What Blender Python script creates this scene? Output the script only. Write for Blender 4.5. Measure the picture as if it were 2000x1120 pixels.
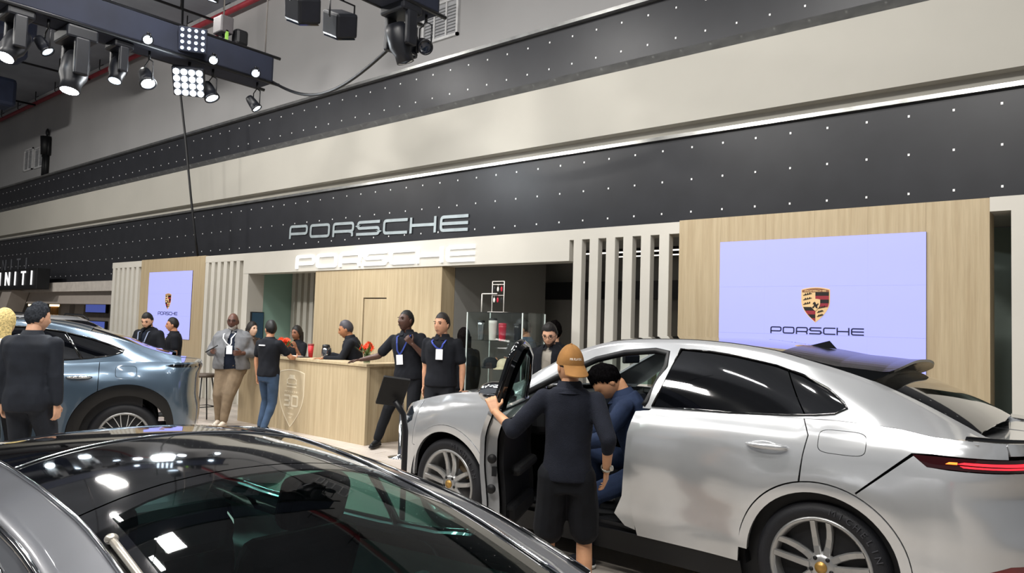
import bpy, bmesh, math, random
import numpy as np
from mathutils import Vector, Matrix
from mathutils.geometry import delaunay_2d_cdt
random.seed(7); rng = np.random.default_rng(7)
for o in list(bpy.data.objects): bpy.data.objects.remove(o)
SC = bpy.context.scene
COL = SC.collection
PI = math.pi
R = math.radians

# ------------------------------------------------------------------ camera
def rot_axes(yaw, pitch, roll):
    f = Vector((-math.sin(yaw)*math.cos(pitch), math.cos(yaw)*math.cos(pitch), math.sin(pitch)))
    r = Vector((math.cos(yaw), math.sin(yaw), 0)); u = r.cross(f)
    return r*math.cos(roll)+u*math.sin(roll), -r*math.sin(roll)+u*math.cos(roll), f
cam_d = bpy.data.cameras.new('camera'); cam = bpy.data.objects.new('camera', cam_d); COL.objects.link(cam)
r_, u_, f_ = rot_axes(R(39.845), R(3.05), R(1.773))
m = Matrix((r_, u_, -f_)).transposed().to_4x4(); m.translation = (0, 0, 1.70)
cam.matrix_world = m
cam_d.sensor_width = 36; cam_d.sensor_fit = 'HORIZONTAL'; cam_d.lens = 1444/2000*36
cam_d.clip_start = 0.05; cam_d.clip_end = 200
SC.camera = cam

# ------------------------------------------------------------------ world, exposure
SC.view_settings.view_transform = 'Standard'; SC.view_settings.look = 'None'
SC.view_settings.gamma = 1; SC.view_settings.use_curve_mapping = False
SC.view_settings.exposure = -0.35
w = bpy.data.worlds.new('hall_ambient'); SC.world = w; w.use_nodes = True
bg = w.node_tree.nodes['Background']; bg.inputs[0].default_value = (0.90, 0.94, 1.0, 1); bg.inputs[1].default_value = 0.25

def area_light(name, loc, size, power, col=(1, .97, .92), rot=(0, 0, 0), sy=None, spread=None):
    d = bpy.data.lights.new(name, 'AREA'); d.energy = power; d.size = size; d.color = col
    if sy: d.shape = 'RECTANGLE'; d.size_y = sy
    if spread: d.spread = spread
    o = bpy.data.objects.new(name, d); COL.objects.link(o); o.location = loc; o.rotation_euler = rot
    return o
def aim(o, target):
    d = Vector(target)-o.location; o.rotation_euler = d.to_track_quat('-Z', 'Y').to_euler()
# lamps of the hall above and behind the camera; the car roofs mirror them as rows of bright patches
for (lx, ly, tx, ty, p) in [(-2.0, -3.0, -2.6, 7.0, 460), (-8.0, -3.0, -8.0, 7.0, 480), (-14.5, -3.0, -15.0, 7.4, 660), (-22, -2.5, -24, 8, 760)]:
    o = area_light('aisle_floodlight_offscreen', (lx, ly, 8.2), 1.6, p, (1, .97, .92), sy=.5); aim(o, (tx, ty, 1.8))
for (lx, ly, p) in [(-3.5, 3.2, 340), (-8.0, 4.0, 300), (-12.5, 4.5, 300), (-1.0, 0.5, 220)]:
    area_light('hall_downlight_offscreen', (lx, ly, 7.6), 1.2, p, (1, .97, .93), sy=.4)

for (lx, ly) in [(x, y) for x in (-9.5, -7.0, -4.5, -2.0, .5) for y in (-1.6, 1.0, 3.4)]:
    area_light('ceiling_batten_offscreen', (lx, ly, 7.4), .7, 30, (1, .98, .95), sy=.09)
# ------------------------------------------------------------------ helpers: colour, materials
def lin(c):
    if isinstance(c, str): c = [int(c[i:i+2], 16)/255 for i in (0, 2, 4)]
    return tuple((v/12.92 if v <= .04045 else ((v+.055)/1.055)**2.4) for v in c)
MATS = {}
def mat(name, col, rough=.5, metal=0., var=.06, scale=6., bump=0., bscale=40., coat=0., emit=None, estr=0., stretch=None, col2=None, alpha=None, trans=0., ior=1.45, flake=0., spec=.5, coords='Object'):
    if name in MATS: return MATS[name]
    m = bpy.data.materials.new(name); m.use_nodes = True; nt = m.node_tree; N = nt.nodes; Lk = nt.links
    b = N['Principled BSDF']; c = lin(col)
    b.inputs['Roughness'].default_value = rough; b.inputs['Metallic'].default_value = metal
    b.inputs['IOR'].default_value = ior; b.inputs['Specular IOR Level'].default_value = spec
    if coat: b.inputs['Coat Weight'].default_value = coat; b.inputs['Coat Roughness'].default_value = .04
    if trans: b.inputs['Transmission Weight'].default_value = trans
    if alpha is not None: b.inputs['Alpha'].default_value = alpha
    tc = N.new('ShaderNodeTexCoord'); mp = N.new('ShaderNodeMapping'); Lk.new(tc.outputs[coords], mp.inputs[0])
    if stretch: mp.inputs['Scale'].default_value = stretch
    nz = N.new('ShaderNodeTexNoise'); nz.inputs['Scale'].default_value = scale; nz.inputs['Detail'].default_value = 4
    Lk.new(mp.outputs[0], nz.inputs['Vector'])
    rp = N.new('ShaderNodeMix'); rp.data_type = 'RGBA'
    c2 = lin(col2) if col2 else tuple(min(1, v*(1+var*2)) for v in c)
    c1 = c if col2 else tuple(v*(1-var*2) for v in c)
    rp.inputs[6].default_value = (*c1, 1); rp.inputs[7].default_value = (*c2, 1)
    mr = N.new('ShaderNodeMapRange'); mr.inputs[1].default_value = .3; mr.inputs[2].default_value = .7
    Lk.new(nz.outputs[0], mr.inputs[0]); Lk.new(mr.outputs[0], rp.inputs[0]); Lk.new(rp.outputs[2], b.inputs['Base Color'])
    if bump:
        n2 = N.new('ShaderNodeTexNoise'); n2.inputs['Scale'].default_value = bscale; n2.inputs['Detail'].default_value = 3
        Lk.new(mp.outputs[0], n2.inputs['Vector'])
        bp = N.new('ShaderNodeBump'); bp.inputs['Strength'].default_value = bump; bp.inputs['Distance'].default_value = .01
        Lk.new(n2.outputs[0], bp.inputs['Height']); Lk.new(bp.outputs[0], b.inputs['Normal'])
    if emit is not None:
        b.inputs['Emission Color'].default_value = (*lin(emit), 1); b.inputs['Emission Strength'].default_value = estr
    MATS[name] = m
    return m
def wood_mat(name, c1, c2, sc=(14, 14, .5), rough=.42):
    if name in MATS: return MATS[name]
    m = mat(name, c1, rough, col2=c2, scale=1.6, stretch=sc)
    nt = m.node_tree; N = nt.nodes; Lk = nt.links; b = N['Principled BSDF']
    mp = [n for n in N if n.type == 'MAPPING'][0]; mixn = [n for n in N if n.type == 'MIX'][0]
    nz = N.new('ShaderNodeTexNoise'); nz.inputs['Scale'].default_value = 9; nz.inputs['Detail'].default_value = 6
    Lk.new(mp.outputs[0], nz.inputs['Vector'])
    m2 = N.new('ShaderNodeMix'); m2.data_type = 'RGBA'; m2.blend_type = 'MULTIPLY'; m2.inputs[0].default_value = .28
    Lk.new(mixn.outputs[2], m2.inputs[6]); Lk.new(nz.outputs[0], m2.inputs[7]); Lk.new(m2.outputs[2], b.inputs['Base Color'])
    return m
def glass_mat(name, tint='ffffff', rough=.0, mixf=.85, spec_f=1.45):
    """thin clear pane: mostly see-through, with a fresnel reflection"""
    if name in MATS: return MATS[name]
    m = bpy.data.materials.new(name); m.use_nodes = True; nt = m.node_tree; N = nt.nodes; Lk = nt.links
    for n in list(N): N.remove(n)
    out = N.new('ShaderNodeOutputMaterial'); tr = N.new('ShaderNodeBsdfTransparent'); gl = N.new('ShaderNodeBsdfGlossy')
    tr.inputs[0].default_value = (*lin(tint), 1); gl.inputs['Roughness'].default_value = .02
    lw = N.new('ShaderNodeLayerWeight'); lw.inputs[0].default_value = .5
    pw = N.new('ShaderNodeMath'); pw.operation = 'POWER'; pw.inputs[1].default_value = 5; Lk.new(lw.outputs['Facing'], pw.inputs[0])
    ma = N.new('ShaderNodeMath'); ma.operation = 'MULTIPLY_ADD'; ma.inputs[1].default_value = .95; ma.inputs[2].default_value = .045; Lk.new(pw.outputs[0], ma.inputs[0])
    mx = N.new('ShaderNodeMixShader'); Lk.new(ma.outputs[0], mx.inputs[0]); Lk.new(tr.outputs[0], mx.inputs[1]); Lk.new(gl.outputs[0], mx.inputs[2])
    Lk.new(mx.outputs[0], out.inputs[0]); MATS[name] = m
    return m

# ------------------------------------------------------------------ helpers: objects and meshes
def tag(o, label=None, cat=None, group=None, kind=None):
    if label: o['label'] = label
    if cat: o['category'] = cat
    if group: o['group'] = group
    if kind: o['kind'] = kind
    return o
def empty(name, loc=(0, 0, 0), rz=0., **k):
    o = bpy.data.objects.new(name, None); COL.objects.link(o); o.location = loc; o.rotation_euler = (0, 0, rz); o.empty_display_size = .1
    return tag(o, **k)
class MB:
    """collects shapes into one mesh"""
    def __init__(s): s.v = []; s.f = []; s.mi = []; s.sm = []
    def add(s, vs, fs, mi=0, smooth=False):
        o = len(s.v); s.v += [tuple(v) for v in vs]; s.f += [tuple(i+o for i in f) for f in fs]; s.mi += [mi]*len(fs); s.sm += [smooth]*len(fs); return s
    def box(s, a, b, mi=0, M=None, bev=0):
        (x0, y0, z0), (x1, y1, z1) = a, b
        x0, x1 = min(x0, x1), max(x0, x1); y0, y1 = min(y0, y1), max(y0, y1); z0, z1 = min(z0, z1), max(z0, z1)
        if bev:
            bm = bmesh.new(); bmesh.ops.create_cube(bm, size=1)
            bmesh.ops.scale(bm, vec=(x1-x0, y1-y0, z1-z0), verts=bm.verts); bmesh.ops.translate(bm, vec=((x0+x1)/2, (y0+y1)/2, (z0+z1)/2), verts=bm.verts)
            bmesh.ops.bevel(bm, geom=bm.edges[:], offset=bev, segments=2, affect='EDGES', profile=.5)
            bm.verts.index_update(); vs = [v.co.copy() for v in bm.verts]; fs = [[v.index for v in f.verts] for f in bm.faces]; bm.free()
        else:
            vs = [Vector(p) for p in ((x0, y0, z0), (x1, y0, z0), (x1, y1, z0), (x0, y1, z0), (x0, y0, z1), (x1, y0, z1), (x1, y1, z1), (x0, y1, z1))]
            fs = [(3, 2, 1, 0), (4, 5, 6, 7), (0, 1, 5, 4), (1, 2, 6, 5), (2, 3, 7, 6), (3, 0, 4, 7)]
        if M: vs = [M @ v for v in vs]
        return s.add(vs, fs, mi)
    def tube(s, pts, rad, n=8, mi=0, caps=True):
        pts = [Vector(p) for p in pts]; rs = rad if hasattr(rad, '__len__') else [rad]*len(pts)
        vs = []; fs = []; prev = None
        for i, p in enumerate(pts):
            t = (pts[min(i+1, len(pts)-1)]-pts[max(i-1, 0)]).normalized()
            if prev is None:
                a = Vector((0, 0, 1)) if abs(t.z) < .9 else Vector((1, 0, 0)); e1 = t.cross(a).normalized()
            else: e1 = (prev-t*prev.dot(t)).normalized()
            prev = e1; e2 = t.cross(e1)
            for k in range(n): vs.append(p+(e1*math.cos(2*PI*k/n)+e2*math.sin(2*PI*k/n))*rs[i])
        for i in range(len(pts)-1):
            for k in range(n): fs.append((i*n+k, i*n+(k+1) % n, (i+1)*n+(k+1) % n, (i+1)*n+k))
        if caps: fs += [tuple(range(n))[::-1], tuple(range((len(pts)-1)*n, len(pts)*n))]
        return s.add(vs, fs, mi, True)
    def lathe(s, prof, n=32, mi=0, M=None, close=False, caps=False):
        """profile (r, h) turned about the local Z axis"""
        vs = []; fs = []; k = len(prof)
        for i in range(n):
            a = 2*PI*i/n
            for r, h in prof: vs.append(Vector((r*math.cos(a), r*math.sin(a), h)))
        for i in range(n):
            for j in range(k if close else k-1):
                fs.append((i*k+j, ((i+1) % n)*k+j, ((i+1) % n)*k+(j+1) % k, i*k+(j+1) % k))
        if caps: fs += [tuple(i*k for i in range(n))[::-1], tuple(i*k+k-1 for i in range(n))]
        if M: vs = [M @ v for v in vs]
        return s.add(vs, fs, mi, True)
    def prism(s, poly, d, mi=0, M=None):
        """polygon in local xy extruded by d along z"""
        n = len(poly); vs = [Vector((x, y, 0)) for x, y in poly]+[Vector((x, y, d)) for x, y in poly]
        fs = [tuple(range(n))[::-1], tuple(range(n, 2*n))]+[(i, (i+1) % n, (i+1) % n+n, i+n) for i in range(n)]
        if M: vs = [M @ v for v in vs]
        return s.add(vs, fs, mi)
    def ell(s, c, r, n=16, m_=10, mi=0, M=None):
        vs = []; fs = []
        for i in range(m_+1):
            p = PI*i/m_
            for k in range(n):
                a = 2*PI*k/n; vs.append(Vector((r[0]*math.sin(p)*math.cos(a), r[1]*math.sin(p)*math.sin(a), -r[2]*math.cos(p))))
        for i in range(m_):
            for k in range(n): fs.append((i*n+k, i*n+(k+1) % n, (i+1)*n+(k+1) % n, (i+1)*n+k))
        vs = [(M @ v if M else v)+Vector(c) for v in vs]
        return s.add(vs, fs, mi, True)
    def build(s, name, mats, parent=None, loc=None, rot=None, weld=False, flat=False):
        me = bpy.data.meshes.new(name); me.from_pydata(s.v, [], s.f); me.update()
        ms = mats if isinstance(mats, (list, tuple)) else [mats]
        for m in ms: me.materials.append(m)
        me.polygons.foreach_set('material_index', s.mi)
        me.polygons.foreach_set('use_smooth', [False]*len(s.sm) if flat else s.sm)
        if weld:
            bm = bmesh.new(); bm.from_mesh(me); bmesh.ops.remove_doubles(bm, verts=bm.verts, dist=1e-5); bm.to_mesh(me); bm.free()
        o = bpy.data.objects.new(name, me); COL.objects.link(o)
        if parent: o.parent = parent
        if loc: o.location = loc
        if rot: o.rotation_euler = rot
        return o
def boxo(name, a, b, m, parent=None, bev=0, **k):
    """one box whose object origin stands at its base"""
    c = ((a[0]+b[0])/2, (a[1]+b[1])/2, min(a[2], b[2]))
    mb = MB().box([a[i]-c[i] for i in range(3)], [b[i]-c[i] for i in range(3)], bev=bev)
    o = mb.build(name, m, parent, loc=c); return tag(o, **k)
def copy_tree(o, parent=None):
    c = o.copy(); COL.objects.link(c); c.parent = parent
    for ch in list(o.children): copy_tree(ch, c)
    return c
def text_mesh(s, size, ext=.0):
    cu = bpy.data.curves.new('t', 'FONT'); cu.body = s; cu.size = size; cu.extrude = ext; cu.align_x = 'CENTER'; cu.align_y = 'CENTER'; cu.resolution_u = 2
    o = bpy.data.objects.new('t', cu); COL.objects.link(o); dg = bpy.context.evaluated_depsgraph_get(); dg.update()
    me = bpy.data.meshes.new_from_object(o.evaluated_get(dg)); bpy.data.objects.remove(o); bpy.data.curves.remove(cu)
    return me
def text_obj(name, s, size, m, M, parent=None, ext=.002, sx=1.):
    me = text_mesh(s, size, ext); me.transform(Matrix.Diagonal((sx, 1, 1, 1))); me.transform(M); me.materials.clear(); me.materials.append(m)
    o = bpy.data.objects.new(name, me); COL.objects.link(o); o.parent = parent
    return o
# frame that maps a letter plane (x right, y up, z towards the viewer) onto a wall that faces -Y
def wallM(x, y, z): return Matrix.Translation((x, y, z)) @ Matrix(((1, 0, 0, 0), (0, 0, -1, 0), (0, 1, 0, 0), (0, 0, 0, 1)))

# wide square-cornered letters of the word mark, drawn as strokes
def fillet(pts, r, n=4):
    out = [pts[0]]
    for i in range(1, len(pts)-1):
        p0, p, p1 = Vector(pts[i-1]), Vector(pts[i]), Vector(pts[i+1]); a = (p0-p); b = (p1-p)
        rr = min(r, a.length*.5, b.length*.5); a.normalize(); b.normalize()
        for k in range(n+1):
            t = k/n; out.append(tuple((p+a*rr)*(1-t)**2+p*2*t*(1-t)+(p+b*rr)*t*t))
    return out+[pts[-1]]
def stroke(mb, pts, w, d, M, closed=False, r=.0):
    pts = fillet(pts, r) if r and not closed else pts
    P = [Vector(p) for p in pts]; n = len(P); Lp = []; Rp = []
    for i in range(n):
        a = P[i-1] if (i > 0 or closed) else None; b = P[(i+1) % n] if (i < n-1 or closed) else None
        t1 = (P[i]-a).normalized() if a is not None else None; t2 = (b-P[i]).normalized() if b is not None else None
        if t1 is None: t1 = t2
        if t2 is None: t2 = t1
        n1 = Vector((-t1.y, t1.x)); n2 = Vector((-t2.y, t2.x)); mm = (n1+n2); mm = mm/max(.3, mm.dot(n1))
        Lp.append(P[i]+mm*w/2); Rp.append(P[i]-mm*w/2)
    vs = []; fs = []
    for i in range(n):
        for q, z in ((Lp[i], 0), (Rp[i], 0), (Rp[i], d), (Lp[i], d)): vs.append(M @ Vector((q.x, q.y, z)))
    rng_ = range(n) if closed else range(n-1)
    for i in rng_:
        j = (i+1) % n
        for k in range(4): fs.append((4*i+k, 4*j+k, 4*j+(k+1) % 4, 4*i+(k+1) % 4))
    if not closed: fs += [(3, 2, 1, 0), (4*n-4, 4*n-3, 4*n-2, 4*n-1)]
    mb.add(vs, fs)
WM = {  # letter: (advance, strokes); cap height 1, stroke .2
 'P': (1.72, [[(.1, 0), (.1, .9), (1.5, .9), (1.5, .36), (.16, .36)]]),
 'O': (1.80, [[(.1, .5), (.1, .9), (1.55, .9), (1.55, .1), (.1, .1), (.1, .5)]]),
 'R': (1.80, [[(.1, 0), (.1, .9), (1.55, .9), (1.55, .36), (.16, .36)], [(1.2, .36), (1.5, .3), (1.5, 0)]]),
 'S': (1.80, [[(1.6, .9), (.1, .9), (.1, .5), (1.55, .5), (1.55, .1), (0, .1)]]),
 'C': (1.72, [[(1.6, .9), (.1, .9), (.1, .1), (1.6, .1)]]),
 'H': (1.80, [[(.1, 0), (.1, 1)], [(1.55, 0), (1.55, 1)], [(.1, .5), (1.55, .5)]]),
 'E': (1.60, [[(1.6, .9), (.1, .9), (.1, .1), (1.6, .1)], [(.12, .5), (1.6, .5)]])}
def wordmark(word, width, m, Mw, parent, name='letter', ext=.02, sw=.19, each=True, cap=None):
    adv = sum(WM[c][0] for c in word[:-1])+1.6; k = width/adv; x = -adv/2; obs = []; ky = cap or k
    mb = MB()
    for c in word:
        if each: mb = MB()
        for q_, st in enumerate(WM[c][1]):
            stroke(mb, [((x+a)*k, (b-.5)*ky) for a, b in st], sw*ky, ext*(1-.04*q_), Mw, r=.22*ky)
        x += WM[c][0]
        if each: o = mb.build(name, m, parent); obs.append(o)
    if not each: obs.append(mb.build(name, m, parent))
    return obs
# ================================================================== setting
M_floor = mat('floor_screed', 'a49c93', .35, var=.04, scale=1.2)
M_plank = wood_mat('floor_plank', 'b9aca0', 'cfc5bb', sc=(.6, 12, 12), rough=.38)
M_white = mat('stand_white', 'cbc7bd', .55, var=.015, scale=2)
M_beige = mat('fascia_beige', 'aeaba2', .6, var=.02, scale=.8)
M_upper = mat('upper_wall_paint', 'a6a5a5', .7, var=.025, scale=.6)
M_band = mat('dark_led_panel', '2b2c30', .34, var=.05, scale=3, spec=.3)
M_ledge = mat('brushed_ledge_metal', 'c9c9c6', .18, metal=.9, var=.1, scale=5)
M_ceil = mat('hall_ceiling_paint', '9499a3', .8, var=.05, scale=1)
M_oak = wood_mat('oak_laminate', 'b5a180', 'c8b695')
M_dk = mat('dark_metal', '15161a', .4, var=.1)
M_black = mat('matt_black', '0b0c0f', .55, var=.1)
M_stud = mat('pale_stud', 'f0f0f0', .3, metal=.1)
def struct(o): o['kind'] = 'structure'; return o
XL, XR = -46., 9.
fl = struct(boxo('floor', (XL, -12, -.1), (XR, 14, 0), M_floor))
# planked stretch in front of the counter
k = 0; y = 4.9
while y < 7.9:
    x = -13.2+(k % 3)*.45
    while x < -5.2:
        x1 = x+1.32
        if x1 <= -5.0:
            if 'PLK' not in globals():
                PLK = MB().box((-.655, -.098, 0), (.655, .098, .006), bev=.002).build('plank', M_plank, fl, loc=((x+x1)/2, y+.1, .098)).data
            else:
                o = bpy.data.objects.new('plank', PLK); COL.objects.link(o); o.parent = fl; o.location = ((x+x1)/2, y+.1, .0)
        x += 1.32
    y += .2; k += 1
for o in fl.children:
    o.location = (o.location[0]-fl.location[0], o.location[1]-fl.location[1], .099)
struct(boxo('ceiling', (XL, -12, 9.75), (XR, 14, 9.95), M_ceil))
struct(boxo('wall_upper', (XL, 9.5, 5.9), (XR, 9.7, 9.75), M_upper))
struct(boxo('wall_far_left', (XL-.2, -12, 0), (XL, 14, 9.9), M_upper))
struct(boxo('wall_behind', (XL, 13.8, 0), (XR, 14, 6), M_upper))
# lower LED fascia: full depth beyond the stand, raised over the stand itself
lo = MB(); lo.box((XL, 8.6, 2.575), (-19.7, 9.6, 4.19)); lo.box((-19.7, 8.6, 2.98), (XR, 9.6, 4.19))
lo = struct(lo.build('wall_fascia_lower', M_band))
up = struct(boxo('wall_fascia_upper', (XL, 8.6, 5.38), (XR, 9.6, 6.1), M_band))
bz = MB(); bz.box((XL, 8.45, 4.347), (XR, 9.55, 5.20)); struct(bz.build('wall_fascia_middle', M_beige))
struct(boxo('wall_fascia_recess', (XL, 8.60, 4.235), (XR, 9.5, 4.40), M_beige))
struct(boxo('trim_1', (XL, 8.545, 4.19), (XR, 9.4, 4.235), M_ledge))
tr = MB(); tr.add([(XL, 8.45, 5.20), (XR, 8.45, 5.20), (XR, 8.60, 5.385), (XL, 8.60, 5.385)], [(0, 1, 2, 3)]); tr.box((XL, 8.50, 5.20), (XR, 9.5, 5.24))
struct(tr.build('trim_2', M_ledge))
struct(boxo('trim_3', (XL, 8.5, 6.1), (XR, 9.55, 6.15), M_ledge))
# bright fixing studs at the panel corners of both LED fascias
def studs(rows, x0, x1, zmin, parent, y=8.6):
    mb = MB(); st = .4145; x = -.936
    xs = [x-st*i for i in range(int((x-x0)/st)+1)]+[x+st*i for i in range(1, int((x1-x)/st)+1)]
    for xx in xs:
        for z in rows:
            if zmin and z < 3.0 and xx > -19.8: continue
            mb.box((xx-.010, y-.006, z-.012), (xx+.010, y+.001, z+.012))
    o = mb.build('fixing_studs', M_stud, parent); o['kind'] = 'stuff'
studs([4.05, 3.637, 3.22, 2.80], -44, 8.5, 2.6, lo)
o = MB(); studs([5.94-up.location[2], 5.533-up.location[2]], -44-up.location[0], 8.5-up.location[0], 0, up, y=8.6-up.location[1])
# red sprinkler pipe on hangers where wall meets ceiling
M_red = mat('red_pipe_paint', '96323c', .45, var=.08)
pr = empty('sprinkler_pipe', (-20, 9.32, 9.40), label='long red sprinkler pipe under the ceiling along the top of the wall', cat='pipe')
MB().tube([(-26, 0, 0), (26, 0, 0)], .07, 12).build('pipe_run', M_red, pr)
for i in range(22):
    mb = MB(); x = -24+i*1.9
    mb.tube([(x, 0, 0), (x, -.12, .02), (x, -.12, .34)], .016, 6); mb.tube([(x, -.12, .12), (x+.3, -.12, .12)], .012, 6); mb.build('hanger', M_dk, pr)
# ceiling conduits
for i, (x, y0, y1) in enumerate([(-31, 2, 9.3), (-26, 2, 9.3), (-22, 2, 9.3), (-18, 2, 9.3)]):
    c = MB().tube([(0, y0-5, 0), (0, y1-5, 0)], .035, 8); c.tube([(0, 1.2, 0), (0, 1.2, .42)], .02, 6); c.tube([(0, 3.4, 0), (0, 3.4, .42)], .02, 6)
    tag(c.build('ceiling_conduit', M_dk, None, loc=(x, 5, 9.32)), 'dark thin conduit hung crosswise under the hall ceiling by the red pipe', 'conduit', 'ceiling conduits')
for i, (x, y0, y1, z) in enumerate([(-27.5, -2, 7.6, 8.6), (-22.5, -2, 6.4, 8.7), (-19.2, -3, 5.6, 8.2)]):
    c = MB().box((-.45, y0-3, -.45), (.45, y1-3, .45), bev=.12)
    for yy in (y0-1, y1-4): c.tube([(.2, yy, .4), (.2, yy, 9.735-z)], .02, 6); c.tube([(-.2, yy, .4), (-.2, yy, 9.735-z)], .02, 6)
    tag(c.build('air_duct', mat('duct_blue_grey', '30384f', .5), None, loc=(x, 3, z)), ['boxy dark blue air duct at the far end of the hall ceiling', 'boxy dark blue air duct midway between the far duct and the lit truss', 'boxy dark blue air duct hung closest to the lit truss'][i], 'duct', 'ceiling ducts')
# wall grilles (upper wall)
M_grille = mat('grille_grey', 'a6a7aa', .5); M_frame = mat('grille_frame', 'cfcfcf', .5)
def grille(x0, x1, z0, z1, label, bars):
    t = empty('wall_grille', (x0, 9.5, z0), label=label, cat='grille')
    W, Hh = x1-x0, z1-z0
    f = MB(); e = .05
    f.box((0, -.05, 0), (W, 0, e)); f.box((0, -.05, Hh-e), (W, 0, Hh)); f.box((0, -.05, 0), (e, 0, Hh)); f.box((W-e, -.05, 0), (W, 0, Hh)); f.build('frame', M_frame, t)
    MB().box((e, -.012, e), (W-e, -.002, Hh-e)).build('mesh_panel', M_grille, t)
    for i in range(bars): x = W*(i+1)/(bars+1); MB().box((x-.018, -.04, e), (x+.018, -.01, Hh-e)).build('mullion', M_frame, t)
    n = int((Hh-2*e)/.06)
    for i in range(n): z = e+.06*i; MB().add([(e, -.035, z), (W-e, -.035, z), (W-e, -.01, z+.035), (e, -.01, z+.035)], [(0, 1, 2, 3)]).build('louvre', M_grille, t)
grille(-10.33, -9.38, 7.0, 7.74, 'square grey wall grille with two mullions near the end of the black truss', 2)
grille(-10.75, -10.45, 6.9, 7.55, 'narrow grey wall grille half hidden behind the black truss end', 0)
grille(-32.4, -31.5, 7.0, 7.84, 'pale louvred wall grille high on the far wall', 1)
grille(-31.3, -30.35, 6.98, 7.76, 'pale louvred wall grille beside the standing figure on the wall', 1)
f = MB().ell((0, 0, 1.62), (.10, .05, .14)); f.tube([(0, 0, 1.45), (0, 0, .8)], [.22, .17], 10); f.tube([(-.1, 0, .85), (-.11, 0, .0)], .085, 8); f.tube([(.1, 0, .85), (.11, 0, .0)], .085, 8); f.tube([(-.22, 0, 1.4), (-.27, 0, .75)], .055, 8); f.tube([(.22, 0, 1.4), (.27, 0, .75)], .055, 8)
tag(f.build('wall_figure', M_black, None, loc=(-29.95, 9.42, 6.55)), 'dark human-shaped figure mounted on the far upper wall beside the louvred grilles', 'figure')

# ================================================================== the car maker's stand
YF = 7.8                                     # front plane of the stand
boxo('stand_header', (-19.6, YF, 2.83), (-17.97, YF+.3, 2.97), M_white, label='short white header over the slat screen beside the other brand', cat='header')
hd = MB(); hd.box((-14.95, YF, 2.83), (-13.45, YF+.3, 2.97)); hd.box((-13.45, YF, 2.565), (-5.56, YF+.3, 2.97)); hd.box((-5.56, YF, 2.835), (-4.0, YF+.3, 2.97))
tag(hd.build('stand_header', M_white, None), 'long white header beam over the stand carrying the lit name letters', 'header')
# wooden wall sections
def wood_section(x0, x1, label, z1=2.985, y=YF):
    t = empty('wood_wall_section', ((x0+x1)/2, y, 0), label=label, cat='wall panel')
    n = max(1, round((x1-x0)/.5)); wd = (x1-x0)/n
    for i in range(n):
        MB().box((x0+i*wd-(x0+x1)/2+.0006, 0, 0), (x0+(i+1)*wd-(x0+x1)/2-.0006, .28, z1)).build('wood_board', M_oak, t)
    return t
wood_section(-17.97, -14.95, 'oak wall section behind the narrow lilac screen')
wood_section(-4.0, -.945, 'tall oak wall section framing the wide lilac screen')
# oak wall with a flush door set in a real gap
x0, x1, zt = -9.72, -9.14, 2.09; wy = YF+.02; cx = -9.485
ww = empty('wood_wall_section', (cx, wy, 0), label='oak wall with a flush door behind the service counter', cat='wall panel')
for a, b, z0 in [(-11.07, -10.62, 0), (-10.62, -10.17, 0), (-10.17, x0, 0), (x0, x1, zt), (x1, -8.73, 0), (-8.73, -8.31, 0), (-8.31, -7.9, 0)]:
    MB().box((a-cx+.0006, 0, z0), (b-cx-.0006, .28, 2.57)).build('wood_board', M_oak, ww)
MB().box((x0+.020-cx, .012, .004), (x1-.006-cx, .06, zt-.018)).build('door_leaf', M_oak, ww)
# slat screens
def slat_screen(xs, wd, dep, z1, label, m=M_white, y=YF, back=None, name='slat'):
    t = empty('slat_screen', (xs[0], y, 0), label=label, cat='screen')
    me = None
    for x in xs:
        if me is None: o = MB().box((-wd/2, 0, 0), (wd/2, dep, z1), bev=.006).build(name, m, t); me = o.data
        else: o = bpy.data.objects.new(name, me); COL.objects.link(o); o.parent = t
        o.location = (x-xs[0], 0, 0)
    if back: MB().box((back[0]-xs[0], dep-.02, 0), (back[1]-xs[0], dep+.04, z1)).build('backing_panel', m, t)
    return t
slat_screen([-19.5+.262*i for i in range(6)], .14, .10, 2.84, 'white vertical slat screen at the far end of the stand beside the other brand', back=(-19.58, -17.98))
slat_screen([-14.88+.245*i for i in range(6)], .13, .10, 2.84, 'white vertical slat screen between the narrow lilac screen and the green niche', back=(-14.95, -13.45))
boxo('niche_side_post', (-13.44, YF, 0), (-13.25, YF+.35, 2.56), M_white, label='white post at the edge of the green niche', cat='post')
slat_screen([-5.43+.247*i for i in range(6)], .132, .10, 2.84, 'open screen of six white posts beside the tall oak wall', name='post')
# right-hand white portal
po = MB(); po.box((-.945, YF, 2.86), (-.785, YF+.3, 2.99)); po.box((-.785, YF, 0), (1.2, YF+.3, 2.99))
tag(po.build('white_portal', M_white, None), 'white portal column at the end of the tall oak wall', 'portal')
M_pgreen = mat('niche_green_paint', 'a3b3aa', .7, var=.02)
boxo('portal_back_panel', (-2.2, 9.2, 0), (.9, 9.26, 2.89), M_pgreen, label='pale grey green panel seen through the slot of the white portal', cat='wall panel')
b = MB(); b.box((-2.0, 8.15, 2.9), (1.0, 9.2, 2.96)); b.box((-1.4, 8.4, 2.72), (-1.2, 9.2, 2.9)); tag(b.build('portal_ceiling', M_white, None), 'white ceiling with a beam inside the portal slot', 'ceiling panel')
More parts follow.
